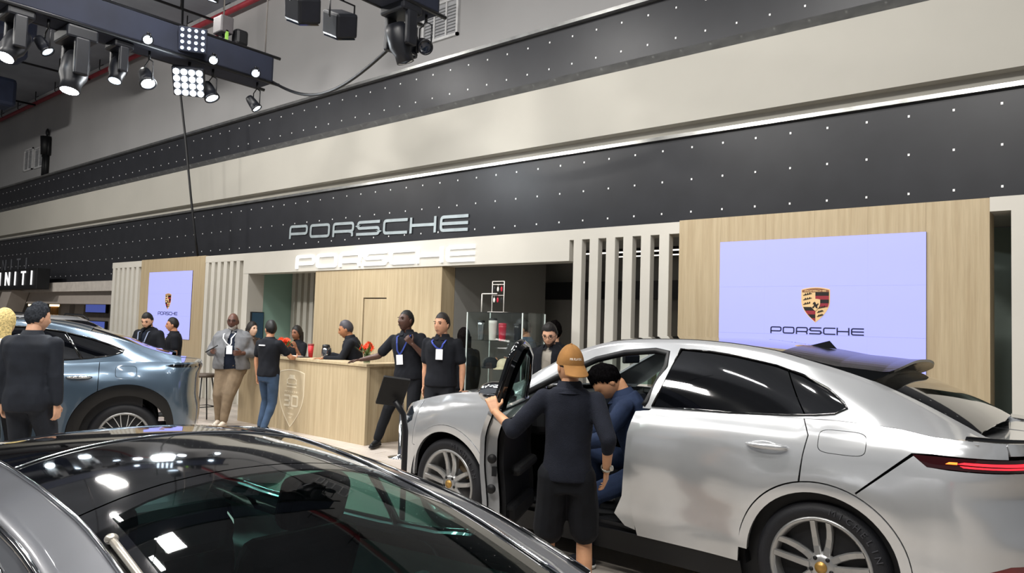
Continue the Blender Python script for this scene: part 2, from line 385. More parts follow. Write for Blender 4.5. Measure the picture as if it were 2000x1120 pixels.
# green niche: side wall with a monitor, pale slats at its back
n1 = MB(); n1.box((-13.40, YF+.36, 0), (-13.27, 8.85, 2.84)); tag(n1.build('niche_side_wall', mat('niche_green', '93b3a6', .7, var=.03, scale=1), None), 'pale green side wall of the niche beside the oak wall', 'wall panel')
slat_screen([-13.2+.21*i for i in range(11)], .12, .10, 2.83, 'white slats standing at the back of the green niche', m=M_white, y=8.80, back=(-13.27, -11.0))
tag(MB().box((-13.4, 8.1, 2.84), (-11.0, 8.95, 2.90)).build('niche_ceiling', M_white, None), 'white ceiling of the green niche', 'ceiling panel')
t = empty('wall_monitor', (-13.255, 8.02, 1.28), label='dark portrait monitor hung on the green niche wall', cat='monitor')
MB().box((0, -.14, 0), (.05, .14, .54), bev=.008).build('housing', M_black, t); MB().box((.05, -.125, .015), (.053, .125, .525)).build('display', mat('monitor_glow', '16242c', .2, emit='28485c', estr=.5, scale=3), t)
# grey niche with interior behind the posts
M_gr = mat('niche_grey_paint', '8f8e8a', .75, var=.03, scale=1.4); M_grd = mat('niche_dark_grey', '4b4a48', .8)
g = MB(); g.box((-8.02, YF+.31, 0), (-7.9, 10.39, 2.89)); tag(g.build('grey_side_wall', M_gr, None), 'plain grey side wall behind the glass display cabinet', 'wall panel')
g = MB(); g.box((-8.4, 10.9, 0), (1.2, 10.96, 2.97)); tag(g.build('rear_room_wall', M_gr, None), 'grey wall at the back of the room behind the white posts', 'wall panel')
g = MB(); g.box((-10.9, YF+.3, 2.9), (-4, 10.9, 2.97)); tag(g.build('stand_ceiling', mat('stand_ceiling_paint', '9a9a98', .7), None), 'grey ceiling over the open rear room of the stand', 'ceiling panel')
M_lamp = mat('lamp_diffuser', 'ffffff', .4, emit='fff7e8', estr=2.5)
for i, (x0, x1, y0, y1) in enumerate([(-7.45, -6.29, 8.22, 8.34), (-7.2, -4.4, 9.5, 9.62), (-6.4, -4.2, 10.1, 10.2)]):
    t = empty('strip_light', ((x0+x1)/2, y0, 2.86 if i else 2.60), label=['slim strip light hung under the header above the display cabinet', 'slim strip light in the ceiling behind the white posts', 'slim strip light at the back of the room behind the white posts'][i], cat='lamp')
    MB().box((x0-(x0+x1)/2-.04, -.04, .0), (x1-(x0+x1)/2+.04, y1-y0+.04, .045)).build('housing', M_dk, t)
    MB().box((x0-(x0+x1)/2, 0, -.006), (x1-(x0+x1)/2, y1-y0, 0)).build('diffuser', M_lamp, t)
    if i == 0:
        for xx in (-.45, .45): MB().tube([(xx, .06, .04), (xx, .06, .305)], .006, 6).build('hanger', M_dk, t)
boxo('rear_cabinet', (-6.2, 10.3, 0), (-3.4, 10.85, 1.35), M_oak, label='oak cabinet at the back of the dark room behind the posts', cat='cabinet')
boxo('rear_beam', (-8.3, 10.6, 2.2), (1, 10.88, 2.5), M_dk, label='dark beam across the rear wall behind the posts', cat='beam')

# name letters: lit white on the header, grey above on the LED fascia
M_lit = mat('lit_letter', '707070', .4, emit='ffffff', estr=1.7)
sg = empty('lit_name_sign', (-9.43, YF, 2.735), label='glowing white PORSCHE letters on the white header', cat='sign')
wordmark('PORSCHE', 4.42, M_lit, wallM(0, 0.001, 0), sg, ext=.035, sw=.21, cap=.238)
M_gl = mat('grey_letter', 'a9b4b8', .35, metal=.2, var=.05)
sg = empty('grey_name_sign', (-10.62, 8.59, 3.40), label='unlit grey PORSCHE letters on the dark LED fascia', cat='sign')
# lilac screens with crest
M_lil = mat('lilac_screen', '6a6cc0', .35, var=.01, emit='b9bdfb', estr=1.02)
M_ink = mat('screen_ink', '12163a', .5, emit='12163a', estr=.25)
M_gold = mat('crest_gold', 'c9a878', .4, var=.06, emit='d9b98c', estr=.45); M_cred = mat('crest_red', '86242f', .5, emit='86242f', estr=.3); M_cblk = mat('crest_black', '16100f', .5); M_band2 = mat('crest_bronze', '7c5137', .5, emit='7c5137', estr=.25)
def shield(w, h, n=10, top=.06):
    """outline of the crest, centred, y up"""
    P = []
    for i in range(n+1): t = -1+2*i/n; P.append((t*w/2, h/2-top*h*t*t))
    def low(t): return w/2*(1 if t < .36 else 1-((t-.36)/.64)**1.9), h/2-top*h-h*(1-top)*t
    m_ = int(n*1.3)
    for i in range(1, m_+1): P.append(low(i/m_))
    for i in range(m_-1, 0, -1): x, y = low(i/m_); P.append((-x, y))
    return P
def clip_poly(P, a, b, c):
    """keep a*x+b*y<=c"""
    out = []
    for i in range(len(P)):
        p, q = P[i], P[(i+1) % len(P)]; dp = a*p[0]+b*p[1]-c; dq = a*q[0]+b*q[1]-c
        if dp <= 0: out.append(p)
        if dp*dq < 0: t = dp/(dp-dq); out.append((p[0]+(q[0]-p[0])*t, p[1]+(q[1]-p[1])*t))
    return out
def quad(P, x0, x1, y0, y1):
    for a, b, c in ((-1, 0, -x0), (1, 0, x1), (0, -1, -y0), (0, 1, y1)):
        P = clip_poly(P, a, b, c)
        if len(P) < 3: return []
    return P
def crest(w, M, parent, dz=.004):
    h = w*1.27; S = shield(w, h); c = MB()
    def put(P, z, mi):
        if len(P) >= 3: c.prism(P, dz, mi, M @ Matrix.Translation((0, 0, z)))
    put(S, 0, 0)
    I = [(x*.93, y*.94) for x, y in S]
    put(quad(I, -w, w, h*.36, h), dz, 3)
    for k_, (x0, x1, y0, y1) in enumerate([(0, w, -.06*h, .36*h), (-w, 0, -h, -.06*h)]):
        if k_ == 0: st = [(.36-.105*(j+1), .36-.105*j, 2 if j % 2 == 0 else 1) for j in range(4)]
        else: st = [(-.06-.105*(j+1), -.06-.105*j, 2 if j % 2 == 0 else 1) for j in range(5)]
        for (a, b, mi) in st: put(quad(I, x0, x1, a*h, b*h), dz, mi)
    for (bx, by, sgn) in ((-.43, .27, 1), (-.43, .14, 1), (-.43, .01, 1), (.08, -.10, 1), (.06, -.22, 1), (.06, -.33, 1)):
        s2 = MB(); ln = .30 if by > -.2 else .22
        pts = [(bx*w, by*h), ((bx+ln*.6)*w, (by+.03)*h), ((bx+ln)*w, (by+.055)*h)]
        stroke(c, pts, .022*w, dz*1.4, M @ Matrix.Translation((0, 0, dz))); n_ = len(c.mi)
        for j in range(3): stroke(c, [((bx+ln*(.2+.25*j))*w, (by+.01+.012*j)*h), ((bx+ln*(.3+.25*j))*w, (by+.055+.012*j)*h)], .03*w, dz*1.4, M @ Matrix.Translation((0, 0, dz)))
        for q in range(n_-(len(pts)-1)*4-2, len(c.mi)): c.mi[q] = 2
    inner = [(x*.34, y*.34+.0*h) for x, y in S]; put(inner, 2*dz, 0)
    horse = [(-.10, -.08), (-.04, -.03), (-.05, .03), (-.09, .02), (-.06, .08), (-.01, .11), (.02, .07), (.03, .02), (.08, .03), (.10, .07), (.12, .02), (.08, -.02), (.07, -.07), (.09, -.12), (.03, -.12), (.01, -.06), (-.03, -.07), (-.05, -.12), (-.09, -.12)]
    put([(x*w, y*w) for x, y in horse], 3*dz, 2)
    wm_x = M @ Matrix.Translation((0, .395*h, 2*dz))
    o = c.build('crest', [M_gold, M_cred, M_cblk, M_band2], parent)
    wordmark('PORSCHE', w*.74, M_gold, wm_x, parent, name='crest_lettering', ext=dz*.6, sw=.2, each=False)
    return o
def lilac(x0, x1, z0, z1, cw, cxz, ww_, wz, label):
    t = empty('lilac_screen', ((x0+x1)/2, YF, z0), label=label, cat='screen'); W = x1-x0
    MB().box((-W/2, -.010, 0), (W/2, 0, z1-z0)).build('cabinet', M_black, t)
    nx, nz = max(1, round(W/.5)), max(1, round((z1-z0)/.5)); me = None
    for i in range(nx):
        for j in range(nz):
            a, b = W/nx, (z1-z0)/nz
            if me is None: o = MB().box((.0004, -.014, .0004), (a-.0004, -.010, b-.0004)).build('led_tile', M_lil, t); me = o.data
            else: o = bpy.data.objects.new('led_tile', me); COL.objects.link(o); o.parent = t
            o.location = (-W/2+a*i, 0, b*j)
    crest(cw, wallM(cxz[0]-(x0+x1)/2, -.0145, cxz[1]-z0), t)
    wordmark('PORSCHE', ww_, M_ink, wallM(cxz[0]-(x0+x1)/2, -.0145, wz-z0), t, name='screen_lettering', ext=.003, sw=.17, each=False)
lilac(-3.49, -1.45, 1.20, 2.705, .285, (-2.452, 2.01), .925, 1.745, 'wide lilac LED screen with crest and PORSCHE lettering on the tall oak wall')
lilac(-17.5, -15.46, 1.19, 2.68, .285, (-16.5, 2.01), .925, 1.74, 'narrow lilac LED screen with crest and PORSCHE lettering near the slat screen')
# ================================================================== cars
def pchip(xs, ys):
    xs = np.asarray(xs, float); ys = np.asarray(ys, float); h = np.diff(xs); d = np.diff(ys)/h; m_ = np.zeros(len(xs))
    m_[0], m_[-1] = d[0], d[-1]
    for i in range(1, len(xs)-1):
        if d[i-1]*d[i] > 0: w1 = 2*h[i]+h[i-1]; w2 = h[i]+2*h[i-1]; m_[i] = (w1+w2)/(w1/d[i-1]+w2/d[i])
    def f(x):
        x = np.clip(np.asarray(x, float), xs[0], xs[-1]); i = np.clip(np.searchsorted(xs, x)-1, 0, len(xs)-2); t = (x-xs[i])/h[i]
        return ys[i]*(1+2*t)*(1-t)**2+m_[i]*h[i]*t*(1-t)**2+ys[i+1]*t*t*(3-2*t)+m_[i+1]*h[i]*t*t*(t-1)
    return f
def tab(*pts): return pchip([p[0] for p in pts], [p[1] for p in pts])
def pip(P, X, Y):
    ins = np.zeros(len(X), bool); n = len(P)
    for i in range(n):
        (x1, y1), (x2, y2) = P[i], P[(i+1) % n]
        if y1 == y2: continue
        c = ((y1 > Y) != (y2 > Y)) & (X < (x2-x1)*(Y-y1)/(y2-y1)+x1); ins ^= c
    return ins
def edge_dist(P, X, Y):
    D = np.full(len(X), 1e9)
    for i in range(len(P)):
        (x1, y1), (x2, y2) = P[i], P[(i+1) % len(P)]; dx, dy = x2-x1, y2-y1; L2 = dx*dx+dy*dy+1e-12
        t = np.clip(((X-x1)*dx+(Y-y1)*dy)/L2, 0, 1); D = np.minimum(D, np.hypot(X-x1-t*dx, Y-y1-t*dy))
    return D
def dens(P, res):
    out = []
    for i in range(len(P)):
        a, b = np.array(P[i], float), np.array(P[(i+1) % len(P)], float); n = max(1, int(np.ceil(np.linalg.norm(b-a)/res)))
        out += [tuple(a+(b-a)*k/n) for k in range(n)]
    return out
def arc(cx, cz, r, a0, a1, n=18):
    return [(cx+r*math.cos(R(a0+(a1-a0)*i/n)), cz+r*math.sin(R(a0+(a1-a0)*i/n))) for i in range(n+1)]

class Car:
    """body given by side surface L(q,z), hood/deck surface D(q,r) and cabin surface G(x,t); faces local -X"""
    def __init__(s, **k): s.__dict__.update(k)
    def W(s, x, z):
        zb = s.zb(x); zr = (z-s.z0)/(zb-s.z0)
        w = s.wmax(x)*s.prof(np.clip(zr, -.3, 1.2))
        for (cx, cz, rr, amp) in s.flares:
            d = np.hypot(x-cx, (z-cz)); w = w+amp*np.exp(-((d-rr)/.16)**2)*(z < 1.3)
        return w
    def L(s, q, z):
        q = np.asarray(q, float); z = np.asarray(z, float)
        x = np.clip(q, s.xaF, s.xaR); w = s.W(x, z)
        for sgn, xa, xe, n in ((-1, s.xaF, s.xeF, s.nF), (1, s.xaR, s.xeR, s.nR)):
            o = (q-xa)*sgn > 0; ph = np.clip((q-xa)*sgn, 0, 1)*PI/2
            r = (np.abs(np.cos(ph))**n+np.abs(np.sin(ph))**n)**(-1/n)
            x = np.where(o, xa+(xe(z)-xa)*r*np.sin(ph), x); w = np.where(o, w*r*np.cos(ph), w)
        return np.stack([x, w, z], -1)
    def G(s, x, t):
        x = np.asarray(x, float); t = np.asarray(t, float)
        zb = s.zb(x); wb = s.W(x, zb)*s.shelf; wr = s.wr(x); zr = np.maximum(s.zr(x), zb+.004); zc = np.maximum(s.zc(x), zr+.001)
        t1 = np.clip(t, 0, 1); u = np.clip(t-1, 0, 1)
        w = np.where(t <= 1, wb+(wr-wb)*t1+s.bulge*np.sin(PI*t1)*np.clip((zr-zb)/.3, 0, 1), wr*(1-u))
        z = np.where(t <= 1, zb+(zr-zb)*t1, zr+(zc-zr)*(1-(1-u)**2.4))
        return np.stack([x, w, z], -1)
    def D(s, q, r):
        q = np.asarray(q, float); r = np.asarray(r, float)
        xx = np.clip(q, s.xaF, s.xaR); zb = s.zb(xx)
        for sgn, xa, xe in ((-1, s.xaF, s.xeF), (1, s.xaR, s.xeR)):   # belt height drops round the nose
            o = (q-xa)*sgn > 0; zb = np.where(o, zb+(s.zend[0 if sgn < 0 else 1]-zb)*np.clip((q-xa)*sgn, 0, 1)**1.0, zb)
        B = s.L(q, zb); x = B[..., 0]; w = B[..., 1]*(1-r); zc = np.maximum(s.zh(x), zb); z = zb+(zc-zb)*(1-(1-r)**2.2)
        return np.stack([x, w, z], -1)
    def ztop(s, q):
        xx = np.clip(q, s.xaF, s.xaR); zb = float(s.zb(xx))
        if q < s.xaF: zb += (s.zend[0]-zb)*min(1, s.xaF-q)
        if q > s.xaR: zb += (s.zend[1]-zb)*min(1, q-s.xaR)
        return zb
    def tz(s, x, z):                      # cabin side: height -> t
        zb = float(s.zb(x)); zr = max(float(s.zr(x)), zb+.004); return min(1., max(0., (z-zb)/(zr-zb)))
    def mesh(s, surf, poly, holes=(), side=-1, res=.05, thick=.012, mirror=False, off=0., bscale=1., flip=False, open_edges=None):
        f = getattr(s, surf)
        if mirror and side == 1: pass
        P = dens([(a, b*bscale) for a, b in poly], res); Hs = [dens([(a, b*bscale) for a, b in h], res) for h in holes]
        xs = [p[0] for p in P]; ys = [p[1] for p in P]
        gx, gy = np.meshgrid(np.arange(min(xs)+res*.5, max(xs), res), np.arange(min(ys)+res*.5, max(ys), res)); gx = gx.ravel(); gy = gy.ravel()
        ok = pip(P, gx, gy) & (edge_dist(P, gx, gy) > res*.45)
        for h in Hs: ok &= ~pip(h, gx, gy) & (edge_dist(h, gx, gy) > res*.45)
        pts = [Vector(p) for p in P]; ed = [(i, (i+1) % len(P)) for i in range(len(P))]
        for h in Hs:
            o = len(pts); pts += [Vector(p) for p in h]; ed += [(o+i, o+(i+1) % len(h)) for i in range(len(h))]
        pts += [Vector((a, b)) for a, b in zip(gx[ok], gy[ok])]
        V, E, F, _, _, _ = delaunay_2d_cdt(pts, ed, [], 0, 1e-6)
        V = np.array([(v.x, v.y) for v in V]); F = np.array([f_ for f_ in F if len(f_) == 3])
        c = V[F].mean(1); ok = pip(P, c[:, 0], c[:, 1])
        for h in Hs: ok &= ~pip(h, c[:, 0], c[:, 1])
        F = F[ok]; A, B = V[:, 0], V[:, 1]/bscale
        X = f(A, B); e = .012
        da = f(A+e, B)-f(A-e, B); eb = e/bscale; db = f(A, B+eb)-f(A, B-eb)
        N = np.cross(da, db); ln = np.linalg.norm(N, axis=1, keepdims=True); N = N/np.maximum(ln, 1e-9)
        ref = X-np.array(s.ref); sg = np.sign((N*ref).sum(1)); sg[sg == 0] = 1
        maj = sg if surf != 'L' else sg
        N = N*maj[:, None]
        X = X+N*off
        tri = X[F]; fn = np.cross(tri[:, 1]-tri[:, 0], tri[:, 2]-tri[:, 0]); fl_ = (fn*N[F].mean(1)).sum(1) < 0; F[fl_] = F[fl_][:, ::-1]
        # boundary rim
        cnt = {}
        for t_ in F:
            for i in range(3):
                a, b = int(t_[i]), int(t_[(i+1) % 3]); cnt[(a, b)] = 1
        bd = [(a, b) for (a, b) in cnt if (b, a) not in cnt]
        used = np.unique(F); remap = -np.ones(len(X), int); remap[used] = np.arange(len(used)); X = X[used]; N = N[used]; F = remap[F]; bd = [(remap[a], remap[b]) for a, b in bd]
        faces = [tuple(map(int, t_)) for t_ in F]; nrm = N; vs = X
        if thick:
            bv = sorted({i for e_ in bd for i in e_}); bi = {v: len(X)+j for j, v in enumerate(bv)}; bt = {v: len(X)+len(bv)+j for j, v in enumerate(bv)}
            top = X[bv]; low = X[bv]-N[bv]*thick
            vs = np.concatenate([X, top, low])
            tn = np.zeros((len(bv), 3))
            for a, b in bd:
                if abs(X[a][1]) < 2e-3 and abs(X[b][1]) < 2e-3: continue
                ev = X[b]-X[a]; nn = np.cross(ev, N[a]); nn /= max(1e-9, np.linalg.norm(nn))
                tn[bv.index(a)] += nn; tn[bv.index(b)] += nn
                faces.append((int(bi[a]), int(bt[a]), int(bt[b]), int(bi[b])))
            tn /= np.maximum(1e-9, np.linalg.norm(tn, axis=1, keepdims=True)); nrm = np.concatenate([N, tn, tn])
        return vs, faces, nrm
    def panel(s, name, m, parent, pieces, sides=(-1,), joined=False):
        """pieces: list of dicts for mesh(); one object per side, or one object holding both halves"""
        obs = []
        def emit(parts):
            V = []; Fc = []; Nn = []
            for vs, fs, ns, sd in parts:
                o = sum(len(v) for v in V); vs = vs.copy(); ns = ns.copy(); vs[:, 1] *= sd; ns[:, 1] *= sd
                V.append(vs); Nn.append(ns); Fc += [tuple(i+o for i in (f if sd > 0 else f[::-1])) for f in fs]
            V = np.concatenate(V); Nn = np.concatenate(Nn)
            if joined:                                # weld the two halves along the centre line
                key = {}; rm = np.arange(len(V))
                for i in np.where(np.abs(V[:, 1]) < 2e-3)[0]:
                    kk = (round(V[i, 0], 3), round(V[i, 2], 3))
                    if kk in key: rm[i] = key[kk]
                    else: key[kk] = i; V[i, 1] = 0; Nn[i, 1] = 0
                Fc = [f for f in ([rm[i] for i in f] for f in Fc) if len(set(f)) == len(f)]
                us = np.unique(np.concatenate([np.array(f) for f in Fc])); mp = -np.ones(len(V), int); mp[us] = np.arange(len(us)); V = V[us]; Nn = Nn[us]; Fc = [tuple(int(mp[i]) for i in f) for f in Fc]
            me = bpy.data.meshes.new(name); me.from_pydata(V.tolist(), [], Fc); me.update(); me.materials.append(m)
            me.polygons.foreach_set('use_smooth', [True]*len(me.polygons)); me.normals_split_custom_set_from_vertices(Nn.tolist())
            o = bpy.data.objects.new(name, me); COL.objects.link(o); o.parent = parent; return o
        base = [s.mesh(**p) for p in pieces]
        if joined: return [emit([(*b, sd) for b in base for sd in (-1, 1)])]
        for sd in sides: obs.append(emit([(*b, sd) for b in base]))
        return obs

# paints and car materials
def paint(name, col, rough=.28, metal=.55, coat=1.): return mat(name, col, rough, metal=metal, var=.02, scale=3, coat=coat)
M_silver = paint('silver_paint', 'd0d2d4', .18, .60)
M_slate = paint('slate_blue_paint', '516272', .22, .55)
M_graph = paint('graphite_paint', '66686d', .30, .45)
M_wpaint = paint('white_paint', 'd9dbde', .3, .1)
M_gblk = mat('gloss_black', '050608', .05, var=.05, coat=1.)
M_tint = mat('privacy_glass', '030406', .02, var=.0, coat=1., spec=.8)
M_trim = mat('black_trim', '0c0d10', .5, var=.1)
M_int = mat('cabin_black', '0d0e12', .65, var=.12, scale=12)
M_rub = mat('tyre_rubber', '14151a', .62, var=.1, bump=.15, bscale=120)
M_alloy = mat('alloy_grey', 'a9a9a8', .3, metal=.7, var=.04)
M_alloyd = mat('alloy_dark', '37383b', .35, metal=.7)
M_chrome = mat('chrome', 'd8dadc', .08, metal=1., var=.02)
M_disc = mat('brake_disc', '77777a', .35, metal=.8)
M_tail = mat('tail_lens', '2a0508', .08, coat=1.)
M_tlit = mat('tail_lit', 'ff2a2a', .2, emit='ff2838', estr=2.2)
M_tor = mat('tail_amber', 'ff8a30', .2, emit='ff8030', estr=2.0)
M_refl = mat('red_reflector', '7d1016', .15, coat=1.)
G_clear = glass_mat('window_clear', 'e4f0ee'); G_tintc = glass_mat('window_tinted', '8aa79f')

def wheel(parent, loc, side, style='double', rad=.375, wd=.27, rim=.27, face=None):
    """wheel with its axis along Y, outer face on the given side"""
    t = bpy.data.objects.new('wheel', None); COL.objects.link(t); t.parent = parent; t.location = loc; t.empty_display_size = .05
    t.rotation_euler = (0, 0, 0 if side < 0 else PI)
    Mx = Matrix.Rotation(PI/2, 4, 'X')          # +Z -> -Y : outer face looks to -Y
    h = wd/2; a, b = rim, rad
    MB().lathe([(a-.004, -h+.02), (a+.03, -h), (b-.035, -h+.004), (b-.008, -h+.03), (b, -h+.07), (b, h-.07), (b-.008, h-.03), (b-.035, h-.004), (a+.03, h), (a-.004, h-.02)], 56, M=Mx).build('tyre', M_rub, t)
    MB().lathe([(a-.03, -h+.04), (a-.004, -h+.02), (a+.004, h-.012), (a-.012, h-.008), (a-.026, h-.03), (a-.034, h-.10), (a-.04, -h+.04)], 56, M=Mx).build('rim_barrel', M_alloy, t)
    MB().lathe([(a*.70, h-.17), (.06, h-.165)], 40, M=Mx).build('brake_disc', M_disc, t)
    MB().lathe([(a-.03, h-.2), (.0, h-.2)], 40, M=Mx).build('dust_shield', mat('dust_shield_grey', '55565a', .5, metal=.5), t)
    cal = MB(); 
    for i in range(6):
        a0, a1 = R(20+i*10), R(30+i*10); vs = []
        for aa in (a0, a1):
            for rr in (a*.45, a*.80):
                for zz in (h-.16, h-.115): vs.append(Mx @ Vector((rr*math.cos(aa), rr*math.sin(aa), zz)))
        cal.add(vs, [(0, 1, 3, 2), (4, 6, 7, 5), (1, 5, 7, 3), (0, 2, 6, 4), (2, 3, 7, 6), (0, 4, 5, 1)])
    cal.build('brake_caliper', mat('caliper_bronze', '6b5c48', .5), t)
    def spoke(a_in, a_out, w0, w1, r0=.05, m_=M_alloy):
        mb = MB(); vs = []; n = 5
        for i in range(n):
            u = i/(n-1); ang = a_in+(a_out-a_in)*u; rr = r0+(a-.018-r0)*u; w_ = w0+(w1-w0)*u; zz = h-.045+.035*u-.02*math.sin(u*PI)
            c = Vector((rr*math.cos(ang), rr*math.sin(ang), zz)); tn = Vector((-math.sin(ang), math.cos(ang), 0))
            vs += [Mx @ (c+tn*w_/2*.7), Mx @ (c+tn*w_/2-Vector((0, 0, .012))), Mx @ (c+tn*w_/2*.8-Vector((0, 0, .045))), Mx @ (c-tn*w_/2*.8-Vector((0, 0, .045))), Mx @ (c-tn*w_/2-Vector((0, 0, .012))), Mx @ (c-tn*w_/2*.7)]
        fs = [(6*i+k, 6*i+(k+1) % 6, 6*(i+1)+(k+1) % 6, 6*(i+1)+k) for i in range(n-1) for k in range(6)]
        mb.add(vs, fs); return mb.build('spoke', m_, t)
    if style == 'double':
        for i in range(5):
            c = PI/2+2*PI*i/5
            for sg in (-1, 1): spoke(c+sg*.32, c+sg*.165, .044, .038, .07)
        for i in range(5):
            c = PI/2+2*PI*i/5+PI/5; p = Vector((.058*math.cos(c), .058*math.sin(c), h-.044))
            MB().lathe([(.012, .0), (.012, .006), (0, .006)], 10, M=Mx @ Matrix.Translation(p)).build('wheel_bolt', M_black, t)
    else:
        for i in range(10):
            c = 2*PI*i/10
            for sg in (-1, 1): spoke(c+sg*.05, c+sg*.15, .014, .010, .05, mat('alloy_bright', 'c9ced2', .2, metal=.9))
    MB().lathe([(.085, h-.075), (.085, h-.05), (.045, h-.038), (.0, h-.036)], 24, M=Mx).build('hub', M_alloy, t)
    hc = MB().lathe([(.034, h-.036), (.034, h-.028), (.0, h-.026)], 20, M=Mx).build('hub_cap', mat('hub_gold', 'b08a4a', .35, metal=.6), t)
    return t
def seat(parent, loc, rz=0., m_=None, head=True, sc=1.):
    m_ = m_ or M_int
    t = bpy.data.objects.new('seat', None); COL.objects.link(t); t.parent = parent; t.location = loc; t.rotation_euler = (0, 0, rz); t.scale = (sc,)*3
    # faces local -X
    MB().box((-.28, -.25, 0), (.24, .25, .16), bev=.05).build('cushion', m_, t)
    B = Matrix.Translation((.2, 0, .12)) @ Matrix.Rotation(R(18), 4, 'Y')
    MB().box((-.06, -.24, 0), (.08, .24, .60), bev=.06, M=B).build('backrest', m_, t)
    MB().box((-.05, -.13, .63), (.06, .13, .82), bev=.04, M=B).build('headrest', m_, t)
    return t
def steering(parent, loc, tilt=25):
    t = bpy.data.objects.new('steering_wheel', None); COL.objects.link(t); t.parent = parent; t.location = loc; t.rotation_euler = (0, R(90-tilt), 0)
    MB().tube([(.18*math.cos(2*PI*i/28), .18*math.sin(2*PI*i/28), 0) for i in range(29)], .016, 8).build('rim', M_int, t)
    mb = MB().ell((0, 0, 0), (.06, .06, .025)); 
    for a in (0, PI, PI/2): mb.tube([(0, 0, 0), (.17*math.cos(a), .17*math.sin(a), 0)], .014, 6)
    mb.build('spokes', M_int, t)
    return t
def box_part(name, a, b, m_, parent, bev=.02): return MB().box(a, b, bev=bev).build(name, m_, parent)

# ------------------------------------------------------------------ silver coupe SUV
CX, CY = -2.83, 5.39
SUV = Car(
 z0=.30, ref=(-2.8, 0, .9), shelf=.985, bulge=.022, nF=2.5, nR=2.7,
 wmax=tab((-4.75, .955), (-4.3, .985), (-3.6, .968), (-2.8, .962), (-2.0, .975), (-1.35, .992), (-.8, .975)),
 prof=tab((-.3, .90), (0, .945), (.18, .968), (.30, .972), (.42, .985), (.62, 1.0), (.78, .995), (.90, .965), (1.0, .915), (1.2, .86)),
 flares=[(-4.34, .39, .47, .014), (-1.35, .39, .47, .018)],
 zb=tab((-4.75, 1.035), (-4.44, 1.105), (-4.1, 1.15), (-3.7, 1.165), (-3.0, 1.160), (-2.5, 1.165), (-2.0, 1.18), (-1.6, 1.20), (-1.3, 1.215), (-1.0, 1.205), (-.85, 1.185), (-.7, 1.16)),
 xaF=-4.72, xaR=-.80,
 xeF=tab((.2, -5.08), (.45, -5.16), (.7, -5.20), (.85, -5.18), (1.0, -5.10), (1.1, -5.0)),
 xeR=tab((.2, -.42), (.45, -.28), (.62, -.24), (.78, -.30), (.90, -.34), (1.0, -.31), (1.10, -.29), (1.2, -.33)),
 zend=(.86, 1.155),
 wr=tab((-4.02, .80), (-3.77, .745), (-3.4, .70), (-3.0, .655), (-2.4, .64), (-1.6, .635), (-1.0, .66), (-.6, .70), (-.45, .72)),
 zr=tab((-4.05, 1.155), (-3.77, 1.255), (-3.50, 1.40), (-3.22, 1.535), (-2.97, 1.603), (-2.74, 1.628), (-2.37, 1.638), (-2.12, 1.628), (-1.79, 1.592), (-1.53, 1.532), (-1.2, 1.44), (-.94, 1.335), (-.76, 1.25), (-.55, 1.145)),
 zc=tab((-4.05, 1.19), (-3.77, 1.31), (-3.5, 1.455), (-3.22, 1.585), (-2.97, 1.642), (-2.6, 1.665), (-2.2, 1.665), (-1.8, 1.635), (-1.5, 1.59), (-1.2, 1.515), (-.86, 1.385), (-.66, 1.285), (-.5, 1.19), (-.42, 1.17)),
 zh=tab((-5.2, .80), (-5.05, .90), (-4.8, 1.06), (-4.4, 1.15), (-4.0, 1.19), (-3.5, 1.2), (-1.2, 1.2), (-.55, 1.165), (-.25, 1.15)))

